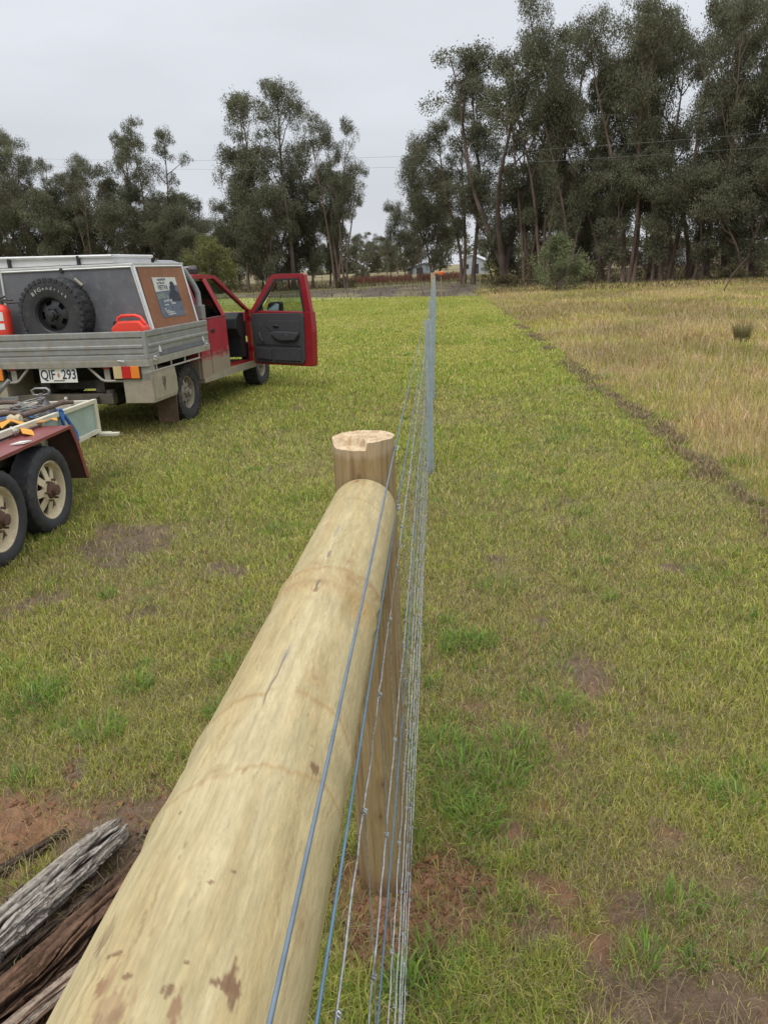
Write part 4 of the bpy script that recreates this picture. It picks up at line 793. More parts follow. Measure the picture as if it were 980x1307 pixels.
m.add([dp(a, tl_(a, b), b) for a, b in q_] + [dp(a, .165, b) for a, b in q_], [tuple(range(8)), tuple(range(8, 16))[::-1]] + [(i, i + 8, (i + 1) % 8 + 8, (i + 1) % 8) for i in range(8)]); m.build('mirror_glass', m_mirr, mm)
# canopy
def csx(z): return .87 - .208 * (z - 1.28)
Z0, Z1 = .96, 1.985; YR, YF = -.885, .44
m = MB(); m.hexa([(CX * 2 - csx(Z0), YR, Z0), (csx(Z0), YR, Z0), (csx(Z0), YF - .03, Z0), (CX * 2 - csx(Z0), YF - .03, Z0), (CX * 2 - csx(Z1), YR, Z1), (csx(Z1), YR, Z1), (csx(Z1), YF, Z1), (CX * 2 - csx(Z1), YF, Z1)])
can = m.build('canopy', m_can, ute)
m = MB(); xr = csx(Z1) + .012; xl = CX * 2 - xr
m.box(xl, xr, YR - .014, YF + .05, Z1, Z1 + .028); m.build('canopy_roof', m_alu2, can, bevel=.006)
def cpt(y, z, o=0): return (csx(z) + o, y, z)
m = MB()
for (ya, za), (yb, zb), w_ in [((YR + .01, 1.0), (YR + .01, Z1), .020), ((YF - .02, 1.0), (YF - .0, Z1), .014), ((YR, Z1 - .012), (YF, Z1 - .012), .014)]:
    m.tube([cpt(ya, za, .005), cpt(yb, zb, .005)], w_, 4)
m.build('canopy_frame', m_alu2, can)
m = MB(); m.tube([(csx(1.0) - .012, YR - .008, 1.0), (csx(Z1) - .012, YR - .008, Z1)], .012, 6); m.tube([(xl + .03, YR - .008, Z1 - .012), (xr - .02, YR - .008, Z1 - .012)], .012, 6); m.tube([(-.985 - .0, YR - .008, 1.0), (-.965, YR - .008, Z1)], .014, 6); m.build('canopy_rear_frame', m_alu2, can)
def onside(pts, off, th_, name, material, parent):
    m = MB(); n = len(pts); v = [cpt(y, z, off) for y, z in pts] + [cpt(y, z, off + th_) for y, z in pts]
    m.add(v, [tuple(range(n)), tuple(range(n, 2 * n))[::-1]] + [(i, i + n, (i + 1) % n + n, (i + 1) % n) for i in range(n)]); return m.build(name, material, parent)
pn = onside([(-.83, 1.25), (.375, 1.25), (.405, 1.95), (-.80, 1.96)], .002, .008, 'brown_side_panel', m_ply, can)
# poster: pale headed sheet with a dark figure against grey hills and lines of white type
m_pale = mat('poster_pale', (.52, .54, .50), var=.06); m_slate = mat('poster_slate', (.105, .125, .17), var=.3, vscale=14); m_fig = mat('poster_dark', (.025, .03, .045), var=.3, vscale=20)
pz = lambda u, v: (-.53 + .64 * u - .02 * v, 1.845 - .47 * v - .01 * u)
po = onside([pz(0, 0), pz(1, 0), pz(1, 1), pz(0, 1)][::-1], .012, .003, 'poster', m_slate, pn)
onside([pz(.0, .0), pz(1, .0), pz(1, .20), pz(.62, .23), pz(.6, .33), pz(.0, .36)][::-1], .0155, .0012, 'poster_header', m_pale, po)
onside([pz(.0, .42), pz(.25, .38), pz(.45, .44), pz(.5, .52), pz(.0, .55)][::-1], .0155, .0012, 'poster_hills', mat('poster_hills', (.16, .19, .18), var=.3, vscale=20), po)
onside([pz(.50, .60), pz(.54, .42), pz(.66, .33), pz(.66, .26), pz(.68, .14), pz(.76, .10), pz(.85, .14), pz(.87, .26), pz(.84, .33), pz(.98, .42), pz(1.0, .62)][::-1], .0172, .0012, 'poster_figure', m_fig, po)
def ptext(s_, u, v, size, mm):
    c = Vector(cpt(*pz(u, v), .0195)); ey = Vector((0, 1, 0)); ez = (Vector(cpt(0, 2)) - Vector(cpt(0, 1))).normalized(); ex = ey; nn = ex.cross(ez)
    M = Matrix((( ex.x, ez.x, nn.x, c.x), (ex.y, ez.y, nn.y, c.y), (ex.z, ez.z, nn.z, c.z), (0, 0, 0, 1))); text(s_, size, mm, 'poster_text', po, M, .0004)
ptext('mailand2nd', .36, .05, .048, m_ink); ptext('the 30th and', .30, .14, .040, m_ink); ptext('VIETVA', .34, .26, .082, m_ink)
ptext('peaceful and', .40, .585, .046, m_white); ptext('Great', .60, .66, .05, m_white); ptext('service', .30, .69, .04, m_white)
for k_, (a_, v_) in enumerate([(.2, .79), (.27, .84), (.38, .88), (.42, .93)]): ptext(['call', 'anytime', 'on weekdays or', 'by appointment'][k_], a_, v_, .034, m_white)
# headboard tube and roof rack, cross bar
m = MB(); m.tube([(.60, .0, 2.01), (.66, .30, 2.005), (.69, .42, 1.98), (.72, .52, 1.91), (.775, .66, 1.72), (.80, .70, 1.62), (.80, .71, 1.50), (.80, .71, 1.43)], .040, 14); m.build('headboard_tube', mat('grey_tube', (.30, .32, .34), rough=.4, metal=.3, var=.08), ute, smooth=50)
MB().box(.72, .86, .645, .765, 1.27, 1.46).build('headboard_foot', m_alu, ute, bevel=.01)
MB().box(XL + .02, XR - .03, .62, .66, .955, 1.262).build('headboard', m_alu, ute, bevel=.005)
m = MB(); m.tube([(-1.1, 1.15, 1.955), (.60, 1.15, 1.955)], .014, 8); m.box(.62 - .09, .62, 1.11, 1.19, 1.86, 1.975); m.box(-1.1, -1.01, 1.11, 1.19, 1.86, 1.975); m.build('cab_cross_bar', mat('black_and_silver', (.3, .3, .31), rough=.35, metal=.6), ute, bevel=.004)
m = MB(); m.box(.52, .63, 1.10, 1.20, 1.865, 1.935); m.build('cross_bar_foot', m_blk, ute, bevel=.012)
m = MB()
m.hexa([(-1.25, -.83, 2.02), (.46, -.83, 2.02), (.46, .15, 2.02), (-1.25, .15, 2.02), (-1.25, -.83, 2.115), (.46, -.83, 2.085), (.46, .15, 2.085), (-1.25, .15, 2.115)])
rk = m.build('roof_rack', mat('white_rack_board', (.55, .55, .55), rough=.5, var=.10, vscale=4), ute, bevel=.008)
m = MB(); m.tube([(-1.28, -.845, 2.135), (.47, -.845, 2.10)], .018, 8); m.tube([(-1.28, .16, 2.135), (.47, .16, 2.10)], .018, 8); m.tube([(.47, -.845, 2.10), (.47, .16, 2.10)], .018, 8); m.build('rack_rail', m_alu2, rk, smooth=50)
for xx in (-.86, .04):
    MB().box(xx - .015, xx + .015, -.868, -.828, 2.01, 2.12).build('rack_clamp', m_blk, rk, bevel=.003)
m = MB(); m.lathe([(.001, 0), (.025, .0), (.03, .012), (.02, .03), (.001, .035)], 12, (-.17, -.905, 1.965), 'y'); m.build('canopy_knob', m_blk, can, smooth=50)

# things carried in the tray, placed in truck coordinates
TM = Matrix.Translation(TRK) @ Matrix.Rotation(TRZ, 4, 'Z')
def tw_(x, y, z): return tuple(TM @ Vector((x, y, z)))
# spare wheel leaning on the canopy's rear face
sw = empty('spare_wheel', tw_(-.235, -1.02, 1.065), TRZ - R(90), 'chunky black off-road spare wheel with white sidewall lettering, behind the grey canopy', 'wheel')
wp = make_wheel(sw, (0, 0, .41), .415, .20, .255, m_rimk, m_tyrec, 'five', 1); wp.name = 'rim'
# lettering along the sidewall: outer face is +x of the wheel's own frame
m_let = mat('scuffed_white', (.36, .36, .35), var=.35, vscale=60)
s_ = 'BFGoodrich'; tyre_o = [q_ for q_ in bpy.data.objects if q_.parent == wp and q_.name.startswith('tyre')][0]
for k, ch in enumerate(s_):
    a = R(128 - 9.6 * k); rad = .300; big = .062 if k < 3 else .046
    # face +x; text right direction = -tangent
    c = Vector((.1300, rad * math.cos(a), rad * math.sin(a))); up = Vector((0, math.cos(a), math.sin(a))); rt_ = Vector((0, math.sin(a), -math.cos(a)))
    c.y, up.y, rt_.y = c.y, up.y, rt_.y
    nn = rt_.cross(up)
    M = Matrix(((rt_.x, up.x, nn.x, c.x), (rt_.y, up.y, nn.y, c.y), (rt_.z, up.z, nn.z, c.z), (0, 0, 0, 1))); text(ch, big, m_let, 'tyre_letter', wp, M, .001, bold=.0012)
# jerry can
jc = empty('fuel_can', tw_(.675, -1.02, 1.0), TRZ, 'red plastic fuel can with moulded handle in the tray corner', 'fuel can')
m = MB(); m.prism([(-.21, -.04), (.21, -.04), (.21, .27), (.205, .30), (.14, .375), (-.12, .375), (-.20, .31), (-.21, .28)], -.08, .08, 'y'); m.build('can_body', m_redp, jc, bevel=.02)
m = MB(); m.tube([(-.17, 0, .32), (-.14, 0, .415), (-.09, 0, .435), (.07, 0, .435), (.13, 0, .415), (.19, 0, .335)], .018, 10); m.build('handle', m_redp, jc, smooth=50)
m = MB(); m.lathe([(.03, .30), (.03, .375), (.001, .38)], 12, (-.18, 0, 0)); m.build('cap', m_blk, jc, smooth=40)
# fire extinguisher
fe = empty('fire_extinguisher', tw_(-.93, -1.03, .965), TRZ, 'red fire extinguisher with white label in the left of the tray', 'fire extinguisher')
m = MB(); m.lathe([(.001, 0), (.075, 0), (.082, .01), (.082, .56), (.072, .60), (.04, .635), (.02, .645), (.001, .645)], 28); bd = m.build('cylinder_body', m_redp, fe, smooth=40)
m = MB(); V = []; 
for zz in (.46, .56):
    for k in range(9): a = R(-140 + 10 * k); V.append((.0835 * math.cos(a), .0835 * math.sin(a), zz))
m.add(V, [(k, k + 1, k + 10, k + 9) for k in range(8)]); V2 = [(a, b, c - .13 if c > .5 else c - .10) for a, b, c in V]; m.add(V2, [(k, k + 1, k + 10, k + 9) for k in range(8)]); m.build('paper_label', m_white, bd)
m = MB(); m.tube([(0, 0, .64), (0, 0, .69)], .018, 8); m.tube([(-.03, 0, .69), (.10, -.01, .70), (.16, -.02, .69)], .011, 8); m.tube([(-.06, 0, .70), (0, 0, .72), (.06, 0, .735)], .013, 8); m.tube([(.02, 0, .68), (.11, -.02, .66), (.25, -.01, .665), (.30, 0, .66)], .012, 8); m.build('valve_and_lever', mat('dull_black', (.05, .05, .05), rough=.6, var=.2), fe, smooth=50)
# tyre iron on top of the spare
ti = MB().tube([tw_(.02, -.95, 1.862), tw_(.13, -.99, 1.785)], .018, 8).build('metal_socket', mat('old_steel', (.25, .23, .18), rough=.5, metal=.5), smooth=40); tag(ti, 'short steel socket bar wedged on top of the spare tyre', 'tool')

# ------------------------------------------------------------------ tandem trailer
TX, TY = -2.945, 5.29
tr_ = empty('tandem_trailer', (TX, TY, 0), 0, 'tandem-axle trailer with maroon mudguard and cream spoked wheels', 'trailer')
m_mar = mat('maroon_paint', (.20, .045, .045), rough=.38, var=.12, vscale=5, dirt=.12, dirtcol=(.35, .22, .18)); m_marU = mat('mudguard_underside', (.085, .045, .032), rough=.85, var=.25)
m_crm = mat('cream_paint', (.55, .53, .42), rough=.5, var=.10, vscale=6, dirt=.2, dirtcol=(.38, .30, .2)); m_crw = mat('cream_rim_paint', (.58, .50, .34), rough=.45, var=.12, vscale=12, dirt=.25, dirtcol=(.28, .17, .10))
m_pgr = mat('pale_green_paint', (.30, .38, .33), rough=.6, var=.12, vscale=5)
for sx, xo in ((1, -.085), (-1, -2.115)):
    for yy in (.16, -.56, ): make_wheel(tr_, (xo, yy, .335), .335, .215, .19, m_crw, m_tyrec, 'spoke', sx)
# mudguard: flat top with drooping front and back, rolled lip
def guard(sx, xo):
    xi, xo_ = xo - sx * .27, xo
    top = [(-1.40, .16), (-1.22, .55), (-1.06, .742), (.585, .748), (.66, .60), (.735, .34), (.75, .285)]
    m = MB(); n = len(top); V = [(xi, y, z) for y, z in top] + [(xo_, y, z) for y, z in top] + [(xi, y * 1 - (.004 if False else 0), z - .012) for y, z in top] + [(xo_, y, z - .012) for y, z in top]; F = []
    for k in range(n - 1): F += [(k, k + 1, n + k + 1, n + k), (2 * n + k, 3 * n + k, 3 * n + k + 1, 2 * n + k + 1)]
    m.add(V, F)
    lip = MB(); V = []; 
    for k, (y, z) in enumerate(top):
        cy_, cz_ = -.24, .33; dy_, dz_ = y - cy_, z - cz_; d_ = math.hypot(dy_, dz_) ; V += [(xo_, y, z + .002), (xo_ + sx * .006, y, z + .002), (xo_ + sx * .006, y - dy_ / d_ * .045, z - dz_ / d_ * .045), (xo_, y - dy_ / d_ * .045, z - dz_ / d_ * .045)]
    F = []
    for k in range(n - 1):
        for e_ in range(4): F.append((4 * k + e_, 4 * k + (e_ + 1) % 4, 4 * k + 4 + (e_ + 1) % 4, 4 * k + 4 + e_))
    F += [(0, 1, 2, 3), (4 * n - 4, 4 * n - 1, 4 * n - 2, 4 * n - 3)]
    lip.add(V, F)
    g_ = m.build('mudguard', m_mar, tr_); lip.build('rolled_lip', m_mar, g_)
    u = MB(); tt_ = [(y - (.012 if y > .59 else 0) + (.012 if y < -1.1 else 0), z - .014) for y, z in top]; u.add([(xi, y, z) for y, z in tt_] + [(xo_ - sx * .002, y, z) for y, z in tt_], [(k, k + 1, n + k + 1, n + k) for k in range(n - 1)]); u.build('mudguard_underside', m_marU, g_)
    c_ = MB(); cx0 = xo_ - sx * .03
    return g_
gd = guard(1, .012); guard(-1, -2.212)
# chipped corner showing bare metal
m = MB(); m.add([(-.02, .590, .747), (.0195, .592, .752), (.0195, .615, .70), (.0195, .64, .652), (-.03, .632, .668), (-.045, .604, .722)], [(0, 1, 2, 5), (2, 3, 4, 5)]); m.build('chipped_corner', mat('chipped_metal', (.42, .36, .30), rough=.7, var=.3, vscale=60), gd)
# bed, chassis, springs
m = MB(); m.box(-1.94, -.27, -2.0, 1.62, .56, .61); m.build('trailer_deck', mat('checker_deck', (.11, .085, .07), rough=.7, var=.3, vscale=10), tr_)
m = MB(); m.box(-1.90, -1.80, -2.0, 1.6, .44, .56); m.box(-.45, -.35, -2.0, 1.6, .44, .56)
for yy in (-1.9, -.9, 0, .8, 1.5): m.box(-1.8, -.45, yy, yy + .06, .47, .56)
for yy in (.16, -.56): m.tube([(-2.1, yy, .335), (-.1, yy, .335)], .025, 10); m.box(-.42, -.36, yy - .3, yy + .3, .37, .42)
m.build('trailer_chassis', m_under, tr_)
# cream side frame forward of the guard, with pale green infill
for xs_, xq in ((-.275, -.235), (-1.975, -1.935)):
    m = MB(); ya, yb = (.62, 1.66)
    m.hexa([(xs_, -.45, .775), (xq, -.45, .775), (xq, yb, .755), (xs_, yb, .755), (xs_, -.45, .825), (xq, -.45, .825), (xq, yb, .790), (xs_, yb, .790)])
    m.box(xs_ - .0, xq, .60, yb, .475, .515); m.box(xs_, xq, yb - .06, yb + .001, .515, .757); m.box(xs_, xq + .004, .60, .64, .515, .775)
    fr = m.build('side_frame', m_crm, tr_, bevel=.004); MB().box((xs_ + xq) / 2 - .006, (xs_ + xq) / 2 + .0, .64, yb - .06, .512, .770).build('green_infill', m_pgr, fr)
m = MB(); m.box(-1.935, -.275, 1.62, 1.66, .475, .78); m.build('front_board', m_crm, tr_, bevel=.004)
m = MB(); m.box(-.262, -.15, 1.665, 1.69, .44, .475); m.box(-.262, -.06, 1.60, 1.664, .445, .472); m.build('bracket', m_crm, tr_, bevel=.003)
m = MB(); m.hexa([(-.34, 1.58, .44), (-.26, 1.58, .44), (-1.10, 3.35, .44), (-1.17, 3.35, .44), (-.34, 1.58, .50), (-.26, 1.58, .50), (-1.10, 3.35, .50), (-1.17, 3.35, .50)]); m.hexa([(-1.93, 1.58, .44), (-1.85, 1.58, .44), (-1.12, 3.35, .44), (-1.19, 3.35, .44), (-1.93, 1.58, .50), (-1.85, 1.58, .50), (-1.12, 3.35, .50), (-1.19, 3.35, .50)]); m.box(-1.20, -1.09, 3.3, 3.62, .435, .52); m.build('drawbar', m_under, tr_)
# loose gear on the trailer (each its own thing, world coordinates)
def tp(x, y, z): return (TX + x, TY + y, z)
steel = mat('worn_steel', (.26, .26, .25), rough=.45, metal=.6, var=.25, vscale=20); rust = mat('rusty_chain', (.15, .115, .09), rough=.7, metal=.3, var=.3, vscale=30)
rope = mat('brown_rope', (.12, .085, .065), rough=.9, var=.3, vscale=40, bump=.003, bscale=120); bluep = mat('blue_webbing', (.025, .10, .30), rough=.7, var=.2, vscale=12); yel = mat('orange_webbing', (.62, .29, .04), rough=.75, var=.18, vscale=20)
def bundle(name, pts, r, material, label, cat, n=8, smooth=60): o = MB().tube([tp(*p) for p in pts], r, n).build(name, material, smooth=smooth); tag(o, label, cat); return o
# heap of chain with a strainer and loop handle
ch = empty('chain_heap', tp(-.74, 1.62, .61), 0, 'heap of grey chain with a steel loop handle on top, at the trailer front', 'chain')
rg = random.Random(4); m = MB()
for k in range(150):
    a = rg.uniform(0, 2 * PI); t = rg.random(); rad = (1 - t) * .19 + .01; cx_, cy_, cz_ = rad * math.cos(a), rad * .6 * math.sin(a), .02 + t * .24
    ax = Vector((rg.gauss(0, 1), rg.gauss(0, 1), rg.gauss(0, .6))).normalized(); bx = ax.cross(Vector((0, 0, 1))).normalized()
    m.tube([Vector((cx_, cy_, cz_)) + ax * .026 * math.cos(c) + bx * .014 * math.sin(c) for c in np.linspace(0, 2 * PI, 9)], .0065, 5, cap=False)
m.build('chain_links', rust, ch, smooth=60)
m = MB(); m.lathe([(.17, 0), (.15, .06), (.10, .15), (.04, .24), (.02, .27), (.001, .27)], 14, (.03, 0, 0), mod=lambda i_, j: 1 - .08 * (j % 2)); m.build('steel_body', mat('dark_steel_body', (.06, .06, .065), rough=.5, metal=.4, var=.3, vscale=25), ch, smooth=30)
m = MB(); m.tube([(.0, 0, .25), (.0, 0, .36)], .02, 8); m.tube([(-.02, 0, .335), (-.08, 0, .345), (-.085, 0, .40), (-.05, 0, .425), (.06, 0, .425), (.085, 0, .40), (.08, 0, .35), (.02, 0, .335)], .014, 8); m.build('loop_handle', steel, ch, smooth=50); ch.scale = (.95, .95, .70)
# small winch motor
wi = empty('winch_motor', tp(-1.33, 1.70, .61), R(8), 'steel and white winch motor with a green cap on the trailer', 'winch')
m = MB(); m.box(-.17, .17, -.10, .10, 0, .10); m.prism([(-.13, .10), (.14, .10), (.10, .24), (-.09, .24)], -.09, .09, 'y'); m.build('housing', mat('dirty_cream_steel', (.36, .34, .28), rough=.55, metal=.2, var=.25, vscale=14), wi, bevel=.01)
m = MB(); m.lathe([(.001, -.13), (.10, -.13), (.11, -.10), (.11, .1), (.001, .12)], 24, (-.05, 0, .17), 'y'); m.build('drum', steel, wi, smooth=40)
m = MB(); m.tube([(-.13, -.12, .25), (-.15, -.13, .28), (-.13, -.13, .31), (.13, -.13, .31), (.15, -.13, .28), (.13, -.12, .25), (-.13, -.12, .25)], .016, 8, cap=False); m.build('white_handle', m_white, wi, smooth=50)
m = MB(); m.lathe([(.001, .40), (.07, .40), (.085, .385), (.085, .31), (.001, .31)], 20, (.02, 0, 0)); m.build('green_cap', mat('green_plastic', (.03, .22, .13), rough=.5), wi, smooth=40)
m = MB(); m.box(.12, .30, -.015, .015, .18, .21); m.tube([(.05, .05, .2), (.22, .07, .36)], .02, 8); m.build('lever', steel, wi, smooth=40)
bundle('steel_pipe', [(-2.0, 1.9, .93), (-1.62, 1.95, .935)], .065, mat('grey_pipe', (.28, .31, .34), rough=.4, metal=.4), 'short grey pipe end at the far left of the trailer load', 'pipe', 14)
# ropes and straps
def coil(name, c, R0, r, turns, material, label, cat, seed=0, n=90, el=.6):
    rg = random.Random(seed); pts = []
    for k in range(n):
        t = k / n * turns * 2 * PI; rad = R0 * (1 + .18 * math.sin(t * .37 + seed) + rg.uniform(-.05, .05)); pts.append((c[0] + rad * math.cos(t), c[1] + rad * el * math.sin(t), c[2] + .045 * math.sin(t * .71) + .03 * k / n * turns))
    return bundle(name, pts, r, material, label, cat)
coil('rope_coil', (-1.02, 1.36, .67), .17, .020, 4, rope, 'loose coil of dark brown rope lying beside the winch motor', 'rope', 1)
coil('rope_coil', (-.55, .62, .70), .15, .022, 4, rope, 'dark tangled rope heap near the mudguard', 'rope', 3)
bundle('rope_length', [(-.52, .35, .80), (-.46, .6, .815), (-.40, .85, .82), (-.36, 1.05, .83), (-.33, 1.22, .84)], .022, rope, 'brown rope stretched along the cream side rail', 'rope')
bundle('rope_length', [(-.78, .95, .72), (-.66, 1.10, .76), (-.55, 1.30, .78), (-.46, 1.48, .79), (-.42, 1.56, .78)], .018, rope, 'thinner brown rope running from the tangled heap towards the chain', 'rope')
def patch(name, pts, w, material, label, cat, wob=.02, seed=0):   # a crumpled strip of webbing or cloth with thickness
    rg = random.Random(seed); m = MB(); k = len(pts); V = []
    for i_, p in enumerate(pts):
        a = Vector(pts[min(i_ + 1, k - 1)]) - Vector(pts[max(i_ - 1, 0)]); sdv = a.cross(Vector((0, 0, 1)))
        sdv = (sdv.normalized() if sdv.length > 1e-4 else Vector((1, 0, 0))) + Vector((rg.uniform(-.3, .3), rg.uniform(-.3, .3), rg.uniform(-.5, .5))) * (wob > 0); sdv = sdv.normalized() * w / 2; c = Vector(p); nrm = sdv.cross(a).normalized() * .002
        V += [tuple(c - sdv - nrm), tuple(c + sdv - nrm), tuple(c + sdv + nrm), tuple(c - sdv + nrm)]
    F = []
    for i_ in range(k - 1):
        for e_ in range(4): F.append((4 * i_ + e_, 4 * i_ + (e_ + 1) % 4, 4 * i_ + 4 + (e_ + 1) % 4, 4 * i_ + 4 + e_))
    F += [(0, 1, 2, 3), (4 * k - 4, 4 * k - 1, 4 * k - 2, 4 * k - 3)]
    m.add([tp(*q_) for q_ in V], F); o = m.build(name, material); tag(o, label, cat); return o
patch('ratchet_strap', [(-.30, .93, .80), (-.262, .93, .822), (-.228, .93, .826), (-.222, .925, .80), (-.219, .92, .70), (-.216, .935, .64), (-.212, .93, .56), (-.205, .90, .50), (-.20, .905, .46)], .045, bluep, 'blue strap looped over the cream rail in front of the mudguard', 'strap', 0)
bundle('strap_tail', [(-.215, .95, .77), (-.185, 1.0, .66), (-.17, 1.02, .60), (-.16, 1.01, .54), (-.175, .98, .49)], .016, bluep, 'frayed loose blue strap tail hanging beside the looped strap', 'strap')
for k, (pp, ww, lb) in enumerate([([(-1.25, 1.35, .72), (-1.1, 1.32, .77), (-.98, 1.36, .73)], .09, 'crumpled blue cloth at the left edge of the load'), ([(-.72, .66, .74), (-.66, .76, .80), (-.58, .84, .76), (-.55, .9, .72)], .12, 'larger blue cloth fold under the brown rope'), ([(-.68, 1.08, .74), (-.60, 1.02, .79), (-.52, 1.0, .75)], .06, 'small blue cloth scrap between the ropes'), ([(-.47, .66, .78), (-.43, .74, .82), (-.40, .80, .80)], .04, 'smallest blue scrap beside the rail')]): patch('blue_cloth', pp, ww, bluep, lb, 'cloth', .02, k)
for k, (pp, ww, lb) in enumerate([([(-.44, .36, .80), (-.38, .42, .835), (-.30, .44, .80), (-.24, .40, .775)], .09, 'orange webbing bunched behind the steel shackle'), ([(-.25, .33, .77), (-.20, .29, .785), (-.16, .24, .765), (-.13, .20, .758)], .08, 'orange webbing end trailing down the maroon mudguard'), ([(-.28, .54, .770), (-.22, .58, .785), (-.16, .62, .800), (-.12, .64, .79)], .085, 'orange webbing flap lying near the front of the mudguard')]): patch('orange_strap', pp, ww, yel, lb, 'strap', .02, k + 9)
m = MB(); rg = random.Random(8)
for k in range(5):
    a1, a2 = rg.uniform(0, PI), rg.uniform(0, PI); ex = Vector((math.cos(a1), math.sin(a1) * math.cos(a2), math.sin(a1) * math.sin(a2))); ey = ex.cross(Vector((.3, .5, .8))).normalized()
    m.tube([Vector(tp(-.25, .20, .785)) + (ex * math.cos(c) + ey * math.sin(c)) * .032 for c in np.linspace(0, 2 * PI, 17)], .011, 8, cap=False)
o = m.build('steel_shackle', mat('bright_steel', (.5, .47, .42), rough=.35, metal=.7, var=.2, vscale=40), smooth=50); tag(o, 'shiny steel shackle knot sitting on the orange webbing', 'shackle')
o = MB().lathe([(.001, -.05), (.035, -.05), (.045, -.03), (.03, 0), (.045, .03), (.035, .05), (.001, .05)], 16, tp(-.41, .53, .815), 'x').build('webbing_reel', mat('cream_plastic', (.5, .42, .27), rough=.5), smooth=40); tag(o, 'cream webbing reel behind the orange straps', 'reel')
m = MB(); m.add([tp(-.10, -.13, .7520), tp(-.01, -.10, .7520), tp(.0, -.01, .7525), tp(-.08, -.02, .7525), tp(-.10, -.13, .758), tp(-.01, -.10, .766), tp(.0, -.01, .760), tp(-.08, -.02, .757)], [(3, 2, 1, 0), (4, 5, 6, 7), (0, 1, 5, 4), (1, 2, 6, 5), (2, 3, 7, 6), (3, 0, 4, 7)]); o = m.build('paper_scrap', m_white); tag(o, 'small white scrap lying on the maroon mudguard top', 'scrap')
o = MB().box(TX - .62, TX - .33, TY - .15, TY + .40, .611, .76).build('timber_block', mat('dark_block', (.09, .055, .045), rough=.85, var=.3), bevel=.01); tag(o, 'dark timber block between the deck rail and the orange straps', 'timber')

coil('wire_coil', (-.62, 1.15, .66), .13, .006, 7, steel, 'loose coil of thin steel wire behind the cream rail', 'wire coil', 7, 150, .8)
coil('rope_coil', (-.80, .95, .66), .13, .014, 4, mat('grey_rope', (.20, .18, .15), rough=.9, var=.3, vscale=40), 'thin pale grey rope coil between the two brown heaps', 'rope', 11)
m = MB(); m.hexa([tp(*q_) for q_ in ((-.92, .50, .612), (-.66, .44, .612), (-.62, .62, .612), (-.90, .70, .612), (-.88, .53, .74), (-.70, .49, .75), (-.67, .60, .73), (-.87, .66, .72))]); o = m.build('tool_pouch', mat('brown_leather', (.085, .045, .03), rough=.7, var=.3, vscale=14), bevel=.02); tag(o, 'dark brown leather tool pouch lying among the ropes at the deck edge', 'tool bag')
m = MB(); m.tube([tp(-1.15, 1.08, .68), tp(-.78, 1.22, .74)], .016, 8); m.box(TX - .80, TX - .74, TY + 1.16, TY + 1.30, .72, .77); o = m.build('claw_hammer', steel, bevel=.004); tag(o, 'steel hammer lying across the brown rope coil', 'hammer')
m = MB(); m.tube([tp(-1.5, 1.2, .70), tp(-1.2, 1.05, .72), tp(-.95, .82, .76)], .028, 8); m.tube([tp(-.95, .82, .76), tp(-.88, .74, .78)], .036, 8); o = m.build('crow_bar', rust, smooth=50); tag(o, 'rusty crow bar pointing at the blue cloth near the mudguard', 'crow bar')
rg = random.Random(21)
for k in range(3):
    pts = [(-.95 + .28 * k + rg.uniform(-.05, .05), 1.0 + .12 * q_ + .1 * k, .72 + .03 * math.sin(q_ * 2 + k)) for q_ in range(6)]; m = MB()
    for i_ in range(len(pts) * 3):
        t = i_ / 3; a = int(min(t, 4.99)); p = Vector(pts[a]).lerp(Vector(pts[a + 1]), t - a) if t < 5 else Vector(pts[5]); e_ = Vector((0, 1, 0)); w = Vector((1, 0, 0)) if i_ % 2 else Vector((0, 0, 1))
        m.tube([Vector(tp(*p)) + e_ * .026 * math.cos(c) + w * .013 * math.sin(c) for c in np.linspace(0, 2 * PI, 9)], .006, 5, cap=False)
    o = m.build('chain_length', rust, smooth=60); tag(o, ['length of rusty chain lying left of the rope coil', 'middle length of rusty chain crossing the ropes', 'length of rusty chain nearest the cream rail'][k], 'chain', 'chain lengths on the trailer')
